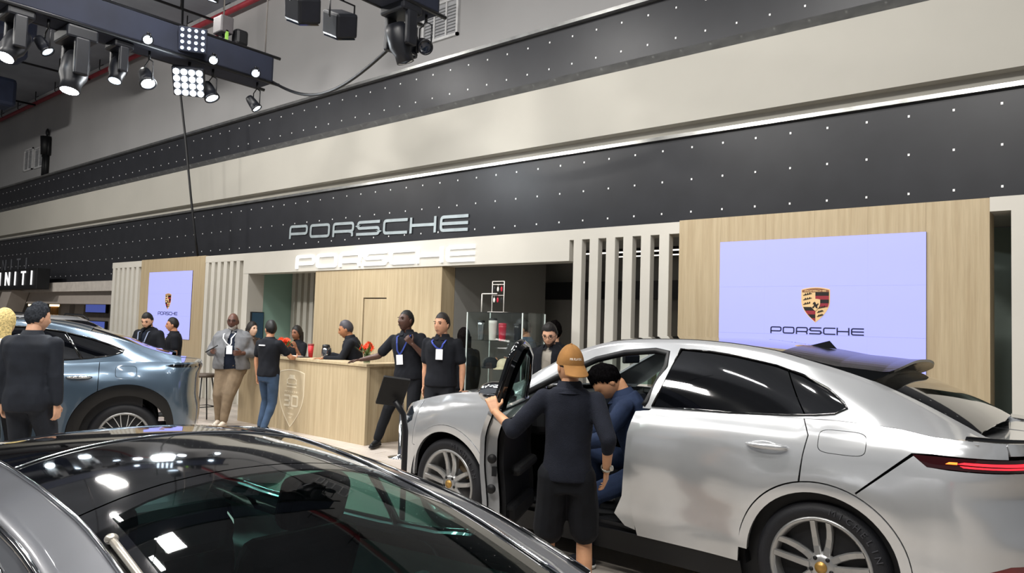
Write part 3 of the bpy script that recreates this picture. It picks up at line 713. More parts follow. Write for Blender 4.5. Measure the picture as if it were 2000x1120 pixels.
def build_suv():
    c = SUV
    root = empty('silver_coupe_suv', (CX, CY, 0), label='silver coupe SUV with its front door held open and red tail light bar', cat='car')
    body = bpy.data.objects.new('body_frame', None); COL.objects.link(body); body.parent = root; body.location = (-CX, 0, 0)
    P = body
    g = .0035                                   # half shut line
    hubR, hubF, hz_, ra, rt = -1.36, -4.335, .385, .425, .482
    # side panels
    zt = lambda q: c.ztop(q)
    door_r = [(-2.57, .31), (-2.605, .46), (-2.62, .67), (-2.61, .90), (-2.585, 1.03), (-2.555, 1.10), (-2.50, zt(-2.5))]
    a_door = arc(hubR, hz_, rt, 165, 103)
    rd = [(x+g, z) for x, z in door_r]+[(x, zt(x)) for x in (-2.2, -1.9, -1.6)]+[(-1.475, zt(-1.47)), (-1.435, 1.12), (-1.455, 1.0)]+[(x-g, z+g) for x, z in a_door[::-1]]+[(-1.85, .31)]
    fuel = [( -1.245+.125*math.copysign(abs(math.cos(t))**.45, math.cos(t)), 1.10+.062*math.copysign(abs(math.sin(t))**.45, math.sin(t))) for t in [2*PI*i/32 for i in range(32)]]
    fuel_o = [(-1.245+(x+1.245)*1.03, 1.10+(z-1.10)*1.05) for x, z in fuel]
    c.panel('rear_door', M_silver, P, [dict(surf='L', poly=rd)], (-1, 1))
    seam = [(-1.16, .838), (-.89, 1.083)]
    tlz0, tlz1 = 1.028, 1.088
    qu = [(-1.475+2*g, zt(-1.47)), (-1.435+2*g, 1.12), (-1.455+2*g, 1.0)]+[(x, z+g) for x, z in arc(hubR, hz_, rt, 102, 64)]+[(-1.16-g, .838+g), (-.895, 1.088)]+[(q, tlz1+.006) for q in (-.8, -.7, -.6, -.5, -.40)]+[(q, zt(q)) for q in (-.40, -.5, -.6, -.7, -.8, -.95, -1.1, -1.3)]
    for sd in (-1, 1):
        c.panel('rear_quarter_panel', M_silver, P, [dict(surf='L', poly=qu, holes=[fuel_o])], (sd,))
        c.panel('fuel_flap', M_silver, P, [dict(surf='L', poly=fuel, res=.03)], (sd,))
    rb = [(-1.16+g, .838-g)]+[(x, z+g) for x, z in arc(hubR, hz_, rt, 64, -12)]+[(-.9, .24)]+[(q, .24) for q in (-.6, -.4, -.2, 0, .2)]+[(.2, .62), (-.02, .70), (-.16, .82), (-.23, .92), (-.25, tlz0-.006), (-.4, tlz0-.006), (-.7, tlz0-.006), (-.82, tlz0-.002), (-.885, 1.075)]
    refl = [(-.55, .50), (-.45, .525), (-.2, .53), (.05, .53), (.05, .57), (-.2, .575), (-.42, .565), (-.53, .525)]
    c.panel('rear_bumper', M_silver, P, [dict(surf='L', poly=rb, holes=[refl])], (-1, 1))
    c.panel('bumper_reflector', M_refl, P, [dict(surf='L', poly=[(a*.995-.001, b) for a, b in refl], res=.03, off=-.004)], (-1, 1))
    tg = [(-.25+2*g, tlz0-.006), (-.23+2*g, .92), (-.16+2*g, .82), (-.02+2*g, .704), (.2, .625), (.2, tlz0-.006)]
    c.panel('tailgate', M_silver, P, [dict(surf='L', poly=tg)], joined=True)
    c.panel('tail_light', M_tail, P, [dict(surf='L', poly=[(-.89, 1.083), (-.82, tlz0), (-.4, tlz0), (.2, tlz0), (.2, tlz1+.02), (-.3, tlz1+.004), (-.6, tlz1)], res=.04, off=-.004)], joined=True)
    c.panel('light_bar', M_tlit, P, [dict(surf='L', poly=[(-.66, 1.058), (-.3, 1.056), (.2, 1.062), (.2, 1.080), (-.3, 1.072), (-.62, 1.068)], res=.03, off=.003, thick=.004), dict(surf='L', poly=[(-.62, 1.042), (-.3, 1.042), (.2, 1.046), (.2, 1.053), (-.3, 1.050), (-.64, 1.050)], res=.03, off=.003, thick=.004)], joined=True)
    c.panel('light_tip', M_tor, P, [dict(surf='L', poly=[(-.72, 1.053), (-.655, 1.055), (-.655, 1.066), (-.70, 1.064)], res=.03, off=.003, thick=.004)], (-1, 1))
    c.panel('upper_lip', M_silver, P, [dict(surf='L', poly=[(q, tlz1+.023) for q in (-.39, -.2, 0, .2)]+[(q, zt(q)) for q in (.2, 0, -.2, -.39)], res=.04)], joined=True)
    # arches
    for hub in (hubR, hubF):
        ring = arc(hub, hz_, rt-g, 178, 0, 30)+arc(hub, hz_, ra, 0, 178, 30)
        ring = [p for p in ring]
        c.panel('arch_trim', M_silver, P, [dict(surf='L', poly=ring, off=.006, thick=.03)], (-1, 1))
        for sd in (-1, 1):
            mb = MB(); n = 24
            vs = []
            for i in range(n+1):
                a = R(-10+200*i/n); 
                for yy in (.50, .955): vs.append((hub+(ra+.015)*math.cos(a), sd*yy, hz_+(ra+.015)*math.sin(a)))
            mb.add(vs, [(2*i, 2*i+1, 2*i+3, 2*i+2) for i in range(n)]); mb.build('wheel_liner', M_black, P)
    # front fender and bumper
    df_ = -3.62
    ff = [(df_-g, .31), (df_-g, .6), (df_-g, 1.0), (df_+.06, zt(df_+.06))]+[(q, zt(q)) for q in (-3.8, -4.0, -4.2, -4.4, -4.6)]+[(-4.70, zt(-4.7)), (-4.72, .96), (-4.775, .66)]+[(x, z) for x, z in arc(hubF, hz_, rt, 146, 8)]+[(df_-.2, .31)]
    c.panel('front_fender', M_silver, P, [dict(surf='L', poly=ff)], (-1, 1))
    fb = [(-4.775-g*2, .66), (-4.72-g*2, .96), (-4.71, zt(-4.71)-.0)]+[(q, zt(q)) for q in (-4.8, -5, -5.2, -5.4, -5.72)]+[(-5.72, .24), (-5.3, .24), (-4.95, .24)]+[(x, z) for x, z in arc(hubF, hz_, rt, 195, 147)]
    hl = [(-4.80, .86), (-4.80, .93), (-4.9, .975), (-5.1, .93), (-5.2, .86), (-5.15, .80), (-4.95, .80)]
    c.panel('front_bumper', M_silver, P, [dict(surf='L', poly=fb, holes=[hl])], (-1, 1))
    c.panel('headlight', mat('headlight_lens', '20252b', .05, coat=1.), P, [dict(surf='L', poly=[(a*.999, b) for a, b in hl], res=.04, off=-.003)], (-1, 1))
    c.panel('headlight_led', mat('headlamp_reflector', 'e8ecf2', .15, metal=.6), P, [dict(surf='L', poly=[(-5.05, .85), (-4.9, .85), (-4.9, .885), (-5.05, .885)], res=.05, off=.002, thick=.004)], (-1, 1))
    c.panel('hood', M_silver, P, [dict(surf='D', poly=[(-5.72, 0), (-5.4, 0), (-5.0, 0), (-4.72, 0), (-4.4, 0), (-4.0, 0), (-3.85, 0.02), (-3.9, .3), (-3.95, 1), (-4.4, 1), (-4.72, 1), (-5.0, 1), (-5.72, 1)], bscale=.8, res=.06)], joined=True)
    c.panel('rear_deck', M_silver, P, [dict(surf='D', poly=[(-.75, 0), (-.4, 0), (0, 0), (.2, 0), (.2, 1), (-.5, 1), (-.75, 1)], bscale=.8, res=.05)], joined=True)
    lip = MB()
    # rocker
    c.panel('rocker', M_trim, P, [dict(surf='L', poly=[(-3.86, .16), (-1.82, .16), (-1.84, .306), (-2.57, .306), (-3.62, .306), (-3.83, .306)], off=-.01)], (-1, 1))
    c.panel('sill_strip', M_alloyd, P, [dict(surf='L', poly=[(-3.6, .315), (-2.63, .315), (-2.63, .345), (-3.6, .345)], off=-.05, thick=.05)], (-1,))
    # cabin side: pillars and rails, painted
    T = lambda pts: [(x, c.tz(x, z)) for x, z in pts]
    dlo = [(-2.50, 1.182), (-1.95, 1.195), (-1.60, 1.215), (-1.42, 1.232), (-1.31, 1.25), (-1.25, 1.285), (-1.275, 1.315), (-1.38, 1.385), (-1.54, 1.455), (-1.71, 1.505), (-1.98, 1.550), (-2.17, 1.570), (-2.385, 1.578)]
    ap = [(-3.60, 1.185), (-3.36, 1.32), (-3.05, 1.47), (-2.82, 1.53), (-2.58, 1.555), (-2.475, 1.54), (-2.465, 1.45), (-2.555, 1.20), (-2.57, 1.175)]
    rim_ = [(-3.9, 0), (-3.77, 0), (-3.63, 0)]+T(ap[:9])+[(-2.57, 0), (-2.4, 0), (-2.0, 0), (-1.5, 0), (-1.2, 0), (-.9, 0), (-.72, 0), (-.6, 0), (-.56, 1.0), (-.56, 1.07), (-.9, 1.07), (-1.3, 1.06), (-1.8, 1.06), (-2.4, 1.06), (-3.0, 1.06), (-3.3, 1.07), (-3.6, 1.08), (-3.9, 1.1)]
    c.panel('side_frame', M_silver, P, [dict(surf='G', poly=rim_, holes=[T(dlo)], bscale=.5, res=.04, thick=.02)], (-1, 1))
    sp = [(-1.475, 1.222), (-1.64, 1.487)]
    dl1 = [(-2.50, 1.182), (-1.95, 1.195), (-1.60, 1.215), (-1.48, 1.226), (-1.645, 1.487), (-1.71, 1.505), (-1.98, 1.550), (-2.17, 1.570), (-2.385, 1.578)]
    dl2 = [(-1.47, 1.227), (-1.42, 1.232), (-1.31, 1.25), (-1.25, 1.285), (-1.275, 1.315), (-1.38, 1.385), (-1.54, 1.455), (-1.635, 1.483)]
    c.panel('rear_door_window', M_tint, P, [dict(surf='G', poly=T(dl1), bscale=.5, res=.04, off=-.006, thick=.01)], (-1, 1))
    c.panel('quarter_window', M_tint, P, [dict(surf='G', poly=T(dl2), bscale=.5, res=.04, off=-.006, thick=.01)], (-1, 1))
    def ribbon(name, pts, w_, m_, sides, off=.004, parent=P):
        for sd in sides:
            mb = MB(); q = [c.G(x, c.tz(x, z)) for x, z in pts]; mb.tube([(p[0], sd*(p[1]+off), p[2]) for p in q], w_, 6); mb.build(name, m_, parent)
    ribbon('window_seal', dlo+[dlo[0]], .007, M_gblk, (-1, 1))
    ribbon('door_seal', ap, .026, M_trim, (-1,), off=-.018)
    c.panel('front_window', G_tintc, P, [dict(surf='G', poly=T(ap), bscale=.5, res=.05, off=-.006, thick=.0)], (1,))
    # glass and roof
    c.panel('windscreen', G_clear, P, [dict(surf='G', poly=[(-3.92, 1.10), (-3.6, 1.09), (-3.3, 1.08), (-3.02, 1.08), (-3.02, 2), (-3.92, 2)], bscale=.6, res=.06, thick=0)], joined=True)
    c.panel('roof', M_gblk, P, [dict(surf='G', poly=[(-3.0, 1.065), (-2.4, 1.065), (-1.8, 1.065), (-1.3, 1.065), (-1.25, 1.5), (-1.25, 2), (-3.0, 2)], bscale=.6, res=.06)], joined=True)
    c.panel('headliner', M_int, P, [dict(surf='G', poly=[(-3.0, 1.0), (-1.3, 1.0), (-1.3, 2), (-3.0, 2)], bscale=.6, res=.08, off=-.05, thick=0)], joined=True)
    c.panel('rear_window', M_tint, P, [dict(surf='G', poly=[(-1.26, 1.075), (-1.0, 1.075), (-.62, 1.075), (-.585, 1.5), (-.57, 2), (-1.26, 2)], bscale=.6, res=.05)], joined=True)
    c.panel('roof_channel', M_trim, P, [dict(surf='G', poly=[(-3.0, 1.055), (-2.4, 1.055), (-1.8, 1.055), (-1.2, 1.055), (-1.2, 1.072), (-1.8, 1.072), (-2.4, 1.072), (-3.0, 1.072)], bscale=.6, res=.04, off=.003, thick=.004)], (-1, 1))
    # roof spoiler: grows out of the roof and overhangs the rear window
    mb = MB(); n = 22; vs = []
    for i in range(n+1):
        f_ = -1+2*i/n; e_ = abs(f_)**4
        def pt(x, dz, xg=None):
            xg = x if xg is None else xg; p = c.G(xg, 1+max(.03, 1-abs(f_))); return (x, math.copysign(p[1], f_)*.985, p[2]+dz)
        tip = -1.02-.06*e_
        vs += [pt(-1.72, .003), pt(-1.55, .006), pt(-1.38, .006, -1.42), pt(-1.22, -.004, -1.42), pt(-1.12, -.012, -1.42), pt(tip, -.008, -1.42), pt(tip-.004, -.024, -1.42), pt(-1.12, -.045, -1.42), pt(-1.20, -.015), pt(-1.45, -.03), pt(-1.72, -.03)]
    m__ = 11
    mb.add(vs, [(m__*i+k_, m__*(i+1)+k_, m__*(i+1)+(k_+1) % m__, m__*i+(k_+1) % m__) for i in range(n) for k_ in range(m__)]+[tuple(range(m__)), tuple(range(m__*n, m__*n+m__))[::-1]])
    mb.build('roof_spoiler', mat('spoiler_black', '050608', .22, var=.05, spec=.3), P)
    fin = MB().add([(-1.75, -.02, 1.62), (-1.75, .02, 1.62), (-1.55, 0, 1.61), (-1.60, 0, 1.665)], [(0, 1, 3), (1, 2, 3), (2, 0, 3)]); fin.build('aerial_fin', M_gblk, P)
    # lower rear spoiler lip
    mb = MB(); vs = []; n = 20
    for i in range(n+1):
        q = -.62+.82*i/n
        for sg in (1,):
            p = c.D(q, .02); o_ = c.D(q, .16); vs += [(p[0], p[1], p[2]+.002), (p[0]+.02*(1 if q > -.3 else .3), p[1]+.004, p[2]+.022), (o_[0], o_[1], o_[2]+.012)]
    fs = [(3*i+k_, 3*i+k_+1, 3*i+k_+4, 3*i+k_+3) for i in range(n) for k_ in range(2)]
    mb.add(vs, fs, smooth=True); mb.add([(x, -y, z) for x, y, z in vs], [f_[::-1] for f_ in fs], smooth=True); mb.build('tail_lip', M_gblk, P)
    # handles
    for sd in (-1, 1):
        mb = MB(); pts = []
        for i in range(9):
            u = i/8; x = -1.79+.25*u; w_ = float(c.W(x, 1.035)); pts.append((x, sd*(w_+.012+.022*math.sin(u*PI)**.6), 1.032+.006*u))
        mb.tube(pts, [.008, .014, .017, .018, .018, .018, .018, .016, .01], 10); mb.build('door_handle', M_silver, P)
        mb = MB().ell((-1.68, sd*(float(c.W(-1.68, 1.035))+.001), 1.035), (.085, .006, .026)); mb.build('handle_recess', M_silver, P)
    # far-side front door panel and liners
    fd = [(-2.63, .31), (-2.67, .46), (-2.68, .67), (-2.67, .90), (-2.65, 1.03), (-2.62, 1.10), (-2.56, zt(-2.56)), (-3.0, zt(-3.0)), (-3.5, zt(-3.5)), (-3.56, zt(-3.56)), (df_+g, 1.0), (df_+g, .31)]
    fd = [(x+.055, z) for x, z in fd[:7]]+fd[7:]
    c.panel('front_door', M_silver, P, [dict(surf='L', poly=fd)], (1,))
    # body tub: sills, pillars, floor (dark)
    c.panel('inner_liner', M_int, P, [dict(surf='L', poly=[(-4.0, .2), (-.9, .2), (-.9, 1.15), (-1.4, 1.19), (-2.5, 1.15), (-3.6, 1.15), (-4.0, 1.1)], off=-.07, thick=0, res=.09)], (1,))
    c.panel('inner_liner', M_int, P, [dict(surf='L', poly=[(-2.56, .2), (-.9, .2), (-.9, 1.15), (-1.4, 1.19), (-2.5, 1.15)], off=-.07, thick=0, res=.09)], (-1,))
    c.panel('b_pillar', M_silver, P, [dict(surf='L', poly=[(-2.60, .33), (-2.68, .345), (-2.76, .42), (-2.70, .55), (-2.67, .8), (-2.655, 1.0), (-2.63, 1.15), (-2.51, 1.165), (-2.56, 1.05), (-2.60, .9), (-2.61, .6)], off=-.03, thick=.04, res=.04)], (-1,))
    box_part('underbody', (-4.9, -.80, .17), (-.5, .80, .30), M_black, P)
    box_part('cabin_floor', (-4.1, -.86, .28), (-.9, .86, .36), M_int, P)
    box_part('firewall', (-4.12, -.84, .3), (-4.0, .84, 1.12), M_int, P)
    box_part('bay_front', (-4.98, -.6, .25), (-4.75, .6, .85), M_black, P)
    MB().box((-4.02, -.82, .86), (-3.45, .82, 1.13), bev=.07).build('dashboard', M_int, P)
    MB().box((-1.2, -.8, .3), (-.95, .8, 1.1), bev=.04).build('rear_bulkhead', M_int, P)
    for y in (-.40, .40): seat(P, (-2.70, y, .48))
    for y in (-.42, .42): seat(P, (-1.62, y, .50))
    steering(P, (-3.36, -.40, .98))
    MB().box((-3.4, -.13, .36), (-2.4, .13, .62), bev=.04).build('centre_console', M_int, P)
    MB().box((-3.20, -.12, 1.42), (-3.165, .12, 1.49), bev=.012).build('interior_mirror', M_int, P); MB().tube([(-3.2, 0, 1.48), (-3.26, 0, 1.57)], .012, 8).build('mirror_stem', M_int, P)
    for x, st in ((hubR, 'double'), (hubF, 'double')):
        for sd in (-1, 1): wheel(P, (x, sd*.835, .377), sd, st, rad=.377, rim=.283)
    # open front door
    D = bpy.data.objects.new('front_door', None); COL.objects.link(D); D.parent = root; hx, hy = df_+.02, -.93
    D.location = (hx-CX, hy, 0); D.rotation_euler = (0, 0, R(-64)); D['label'] = 'open front door with dark trim'
    def dpanel(name, m_, pieces):
        for o in c.panel(name, m_, D, pieces, (-1,)):
            o.location = (-hx, -hy, 0)
            if name in ('pillar_cover', 'door_window'):
                for v in o.data.vertices:
                    if v.co.z > 1.17: v.co.z = 1.17+(v.co.z-1.17)*1.16
    dpanel('door_skin', M_silver, [dict(surf='L', poly=fd, thick=.03)])
    inn = [(x*1.0+.0, z) for x, z in fd]
    dpanel('shut_face', M_silver, [dict(surf='L', poly=[(-2.61, .33), (-2.65, .46), (-2.66, .67), (-2.65, .90), (-2.63, 1.03), (-2.60, 1.10), (-2.56, 1.15), (-3.5, 1.15), (-3.58, 1.0), (-3.58, .33)], off=-.03, thick=.075)])
    dpanel('inner_trim', M_int, [dict(surf='L', poly=[(-2.66, .36), (-2.70, .46), (-2.71, .67), (-2.70, .90), (-2.68, 1.03), (-2.64, 1.13), (-2.9, 1.15), (-3.5, 1.15), (-3.56, 1.0), (-3.56, .36)], off=-.105, thick=.03)])
    dpanel('door_weatherstrip', M_trim, [dict(surf='L', poly=[(-2.625, .34), (-2.665, .46), (-2.675, .67), (-2.665, .90), (-2.645, 1.03), (-2.62, 1.12), (-2.635, 1.12), (-2.66, 1.03), (-2.68, .90), (-2.69, .67), (-2.68, .46), (-2.64, .34)], off=-.032, thick=.03)])
    mb = MB(); mb.box((-3.40-hx, .11, .70), (-2.85-hx, .19, .77), bev=.03); mb.build('armrest', M_int, D)
    mb = MB(); mb.box((-3.45-hx, .08, .38), (-2.8-hx, .16, .52), bev=.03); mb.build('door_pocket', M_int, D)
    fr = [(-3.50, 1.17), (-3.36, 1.305), (-3.06, 1.455), (-2.82, 1.515), (-2.64, 1.535), (-2.565, 1.52), (-2.555, 1.44), (-2.63, 1.21), (-2.63, 1.16)]
    q = [c.G(x, c.tz(x, z)) for x, z in fr]; zs_ = lambda z: z if z < 1.17 else 1.17+(z-1.17)*1.16
    mb = MB(); mb.tube([(p[0]-hx, -p[1]-.01-hy, zs_(p[2])) for p in q], .026, 8); mb.build('window_frame', M_gblk, D)
    dpanel('door_window', G_tintc, [dict(surf='G', poly=T([(-3.48, 1.17), (-3.36, 1.295), (-3.06, 1.445), (-2.82, 1.505), (-2.64, 1.525), (-2.575, 1.515), (-2.565, 1.44), (-2.64, 1.21), (-2.64, 1.165)]), bscale=.5, res=.05, thick=0)])
    dpanel('pillar_cover', M_gblk, [dict(surf='G', poly=T([(-2.74, 1.165), (-2.70, 1.53), (-2.60, 1.535), (-2.545, 1.52), (-2.54, 1.44), (-2.615, 1.21), (-2.62, 1.165)]), bscale=.5, res=.04, off=.012, thick=.05)])
    for z in (.85, .66): 
        mb = MB().lathe([(.03, 0), (.03, .01), (0, .012)], 14, M=Matrix.Translation((-2.62-hx, -.86-hy-.02, z)) @ Matrix.Rotation(R(90), 4, 'Y')); mb.build('rubber_stop', M_black, D)
    mb = MB().box((-2.632-hx, -.88-hy, .74), (-2.618-hx, -.85-hy, .80)); mb.build('latch', M_black, D)
    # mirror
    mb = MB().ell((-3.36-hx, -1.06-hy, 1.20), (.09, .14, .085), 18, 12); mb.tube([(-3.40-hx, -.92-hy, 1.15), (-3.38-hx, -1.0-hy, 1.17)], .03, 8); mb.build('mirror_housing', M_gblk, D)
    mb = MB().ell((-3.29-hx, -1.06-hy, 1.20), (.03, .12, .07), 18, 12); mb.build('mirror_glass', M_chrome, D)
    mb = MB().ell((-3.38, .96+.1, 1.20), (.09, .14, .085), 18, 12); mb.tube([(-3.42, .90, 1.15), (-3.40, 1.0, 1.17)], .03, 8); mb.build('mirror_housing', M_gblk, P)
    # raised lettering on the near tyres
    for wx in (hubR, hubF):
        for st_ in (55,):
            me_all = MB()
            for i_, ch in enumerate('MICHELIN'):
                me = text_mesh(ch, .052, .002); an = R(78-i_*8.2); M4 = Matrix.Translation((wx, -.835-.136, .377)) @ Matrix.Rotation(PI/2, 4, 'X') @ Matrix.Translation((.332*math.cos(an), .332*math.sin(an), 0)) @ Matrix.Rotation(an-PI/2, 4, 'Z')
                me_all.add([M4 @ v.co for v in me.vertices], [tuple(p.vertices) for p in me.polygons]); bpy.data.meshes.remove(me)
            o_ = me_all.build('tyre_lettering', mat('tyre_letter_grey', '3a3b40', .5), P); o_['kind'] = 'stuff'
    return root, P
suv_root, suv_body = build_suv()
# ------------------------------------------------------------------ the other cars share one builder
def build_car(c, root, m_, o):
    """side panels from cut lines, cabin from a window outline"""
    P = root; g = .0035; zt = c.ztop
    hubs = o['hubs']; ra, rt, hz_ = o['ra'], o['rt'], o['hz']; hF, hR = hubs
    T = lambda pts: [(x, c.tz(x, z)) for x, z in pts]
    qF, qR = c.xaF-1., c.xaR+1.; zs = o['sill']
    def topl(a, b, n=10): return [(a+(b-a)*i/n, zt(a+(b-a)*i/n)) for i in range(n+1)]
    cuts = o['cuts']                                # shut-line x positions, front to rear (between the wheels)
    names = o['names']
    # front end
    ff = topl(qF, cuts[0]-g, 24)+[(cuts[0]-g, zs)]+[(hF+rt+.02, zs)]+arc(hF, hz_, rt, -8, 188, 26)+[(hF-rt-.02, zs-.04), (c.xaF-.3, zs-.05), (qF, zs-.05)]
    c.panel('front_end_panel', m_, P, [dict(surf='L', poly=ff, res=.06)], (-1, 1))
    for i in range(len(cuts)-1):
        a, b = cuts[i]+g, cuts[i+1]-g
        if i < len(cuts)-2 or b < hR-rt: pl = topl(a, b)+[(b, zs), (a, zs)]
        else:
            ang = math.degrees(math.acos(max(-1, min(1, (b-hR)/rt))))
            pl = topl(a, b)+[(b, hz_+rt*math.sin(R(ang))+.01)]+[(x-g, z) for x, z in arc(hR, hz_, rt, ang, 188, 14)]+[(hR-rt-.02, zs), (a, zs)]
        c.panel(names[i], m_, P, [dict(surf='L', poly=pl, res=.06)], (-1, 1))
    b = cuts[-1]+g; ang = math.degrees(math.acos(max(-1, min(1, (b-hR)/rt))))
    tl = o.get('tail')
    if b > hR-rt: st = [(b, zt(b)), (b, hz_+rt*math.sin(R(ang))+.01)]+arc(hR, hz_, rt, ang, -10, 22)
    else: st = [(b, zt(b)), (b, zs), (hR-rt-.02, zs)]+arc(hR, hz_, rt, 188, -10, 22)
    qp = st+[(hR+rt+.04, zs-.03), (qR, zs-.03)]+topl(qR, b, 20)[:-1]
    fuel = o.get('fuel'); holes = []
    if fuel:
        fx, fz, fa, fb = fuel; sq = lambda k: [(fx+fa*k*math.copysign(abs(math.cos(t))**.45, math.cos(t)), fz+fb*k*math.copysign(abs(math.sin(t))**.45, math.sin(t))) for t in [2*PI*i/32 for i in range(32)]]
        holes.append(sq(1.05)); c.panel('fuel_flap', m_, P, [dict(surf='L', poly=sq(1.), res=.03)], (-1,))
    if tl: holes.append(tl)
    c.panel('rear_quarter_panel', m_, P, [dict(surf='L', poly=qp, res=.06, holes=holes)], (-1, 1))
    if tl:
        c.panel('tail_light', M_gblk if o.get('warm') else M_tail, P, [dict(surf='L', poly=tl, res=.04, off=-.004)], (-1, 1))
        cx_ = sum(p[0] for p in tl)/len(tl); cz_ = sum(p[1] for p in tl)/len(tl)
        if not o.get('warm'): c.panel('light_bar', mat('lamp_lit_warm', 'e8d8c0', .2, emit='ffe0b0', estr=1.2) if o.get('warm') else M_tlit, P, [dict(surf='L', poly=[(cx_+(x-cx_)*.85, cz_+(z-cz_)*.25) for x, z in tl], res=.04, off=.003, thick=.004)], (-1, 1))
    # hood, deck
    x0, x1 = o['cabin']
    c.panel('hood', m_, P, [dict(surf='D', poly=[(qF, 0), (c.xaF, 0), (x0+.08, 0), (x0+.04, .4), (x0, 1), (c.xaF, 1), (qF, 1)], bscale=.8, res=.08)], joined=True)
    c.panel('rear_deck', m_, P, [dict(surf='D', poly=[(x1-.12, 0), (c.xaR, 0), (qR, 0), (qR, 1), (c.xaR, 1), (x1-.02, 1)], bscale=.8, res=.07)], joined=True)
    # cabin
    dlo = o['dlo']; fi = o['frame_in']
    rim_ = [(x0+(x1-x0)*i/24, 0) for i in range(25)]+[(x1, fi)]+[(x1+(x0-x1)*i/24, fi) for i in range(1, 25)]
    c.panel('side_frame', m_, P, [dict(surf='G', poly=rim_, holes=[T(dlo)], bscale=.5, res=.05, thick=.02)], (-1, 1))
    c.panel('side_window', o['sglass'], P, [dict(surf='G', poly=T(dlo), bscale=.5, res=.05, off=-.006, thick=0)], (-1, 1))
    for sd in (-1, 1):
        mb = MB(); q = [c.G(x, c.tz(x, z)) for x, z in dens(dlo+[dlo[0]], .08)]; mb.tube([(p[0], sd*(p[1]+.003), p[2]) for p in q], .009, 6); mb.build('window_seal', M_gblk, P)
        for xa, za, xb, zb_ in o.get('pillars', []):
            mb = MB(); A = c.G(xa, c.tz(xa, za)); B = c.G(xb, c.tz(xb, zb_)); mb.tube([(A[0], sd*A[1], A[2]), ((A[0]+B[0])/2, sd*((A[1]+B[1])/2+.004), (A[2]+B[2])/2), (B[0], sd*B[1], B[2])], .016, 6); mb.build('window_pillar', M_gblk, P)
    rs = o['roofsplit']                              # x positions: windscreen top, seams..., rear glass top
    c.panel('windscreen', G_clear, P, [dict(surf='G', poly=[(x0+.05, fi), ((x0+rs[0])/2, fi), (rs[0], fi), (rs[0], 2), (x0+.05, 2)], bscale=.6, res=.08, thick=0)], joined=True)
    for a, b in zip(rs[:-1], rs[1:]):
        n = 8; c.panel('roof_panel', o['roof'], P, [dict(surf='G', poly=[(a+g+(b-a-2*g)*i/n, fi+.004) for i in range(n+1)]+[(b-g+(o.get('bow', 0)*(1-(1-j/4)**2)), fi+.004+(2-fi-.004)*j/4) for j in range(1, 5)]+[(a+g+(o.get('bow', 0)*(1-(j/4)**2) if a != rs[0] else 0), 2-(2-fi-.004)*j/4) for j in range(0, 4)], bscale=.6, res=.06)], joined=True)
    a, b = rs[-1]+g, x1-.10; n = 10; bo = o.get('bow', 0); fr = o.get('frit', 0)
    outer = [(a+(b-a)*i/n, fi+.004) for i in range(n+1)]+[(b+.03*j/4, fi+.004+(2-fi-.004)*j/4) for j in range(1, 5)]+[(a+bo*(1-(j/4)**2), 2-(2-fi-.004)*j/4) for j in range(0, 4)]
    if fr:
        inner_ = [(a+.06+(b-a-.1)*i/n, fi+fr) for i in range(n+1)]+[(b-.02, 2), (a+bo+.05, 2)]
        inner_ += [(a+.05+bo*(1-(j/4)**2), 2-(2-fi-fr)*j/4) for j in range(1, 4)]
        band = [(a+(b-a)*i/n, fi+.004) for i in range(n+1)]+[(b, 2), (b-.02, 2)]+inner_[:n+1][::-1]+inner_[:n+2:-1]+[(a+bo+.05, 2), (a+bo, 2)]+[(a+bo*(1-(j/4)**2), 2-(2-fi-.004)*j/4) for j in range(1, 4)]
        c.panel('window_frit', M_gblk, P, [dict(surf='G', poly=band, bscale=.6, res=.05, thick=.006)], joined=True)
        c.panel('rear_window', o['rglass'], P, [dict(surf='G', poly=inner_, bscale=.6, res=.05, thick=0)], joined=True)
    else: c.panel('rear_window', o['rglass'], P, [dict(surf='G', poly=outer, bscale=.6, res=.05)], joined=True)
    # cladding, liners, wheels
    for hub in hubs:
        if o.get('clad'): c.panel('arch_cladding', o['clad'], P, [dict(surf='L', poly=arc(hub, hz_, rt-g, 186, -6, 30)+arc(hub, hz_, ra, -6, 186, 30), off=.008, thick=.03)], (-1, 1))
        for sd in (-1, 1):
            vs = []; n = 24
            for i in range(n+1):
                a_ = R(-10+200*i/n)
                for yy in (.50, float(c.W(hub, .6))-.02): vs.append((hub+(ra+.012)*math.cos(a_), sd*yy, hz_+(ra+.012)*math.sin(a_)))
            MB().add(vs, [(2*i, 2*i+1, 2*i+3, 2*i+2) for i in range(n)]).build('wheel_liner', M_black, P)
            wheel(P, (hub, sd*(float(c.W(hub, .5))-.145), o['rad']), sd, o['style'], rad=o['rad'], rim=o['rad']-.105)
    c.panel('rocker', M_trim, P, [dict(surf='L', poly=[(hF+rt, zs-.13), (hR-rt, zs-.13), (hR-rt, zs-.004), (hF+rt, zs-.004)], off=-.012)], (-1, 1))
    box_part('underbody', (hF-.5, -.72, .16), (hR+.5, .72, .32), M_black, P)
    a, b = o['cab_in']; zf = o['floor_z']
    box_part('cabin_floor', (a, -.74, zf-.06), (b, .74, zf), M_int, P)
    c.panel('door_lining', o.get('lining', M_int), P, [dict(surf='L', poly=[(a, zf)]+[(a+(b-a)*i/10, zt(a+(b-a)*i/10)-.01) for i in range(11)]+[(b, zf)], off=-.06, thick=0, res=.09)], (-1, 1))
    MB().box((a-.15, -.68, zt(a)-.26), (a+.30, .68, zt(a)+.0), bev=.06).build('dashboard', M_int, P)
    for (x, y, z, sc) in o.get('seats', []): seat(P, (x, y, z), 0, sc=sc)
    if o.get('wheel_in'): steering(P, o['wheel_in'])
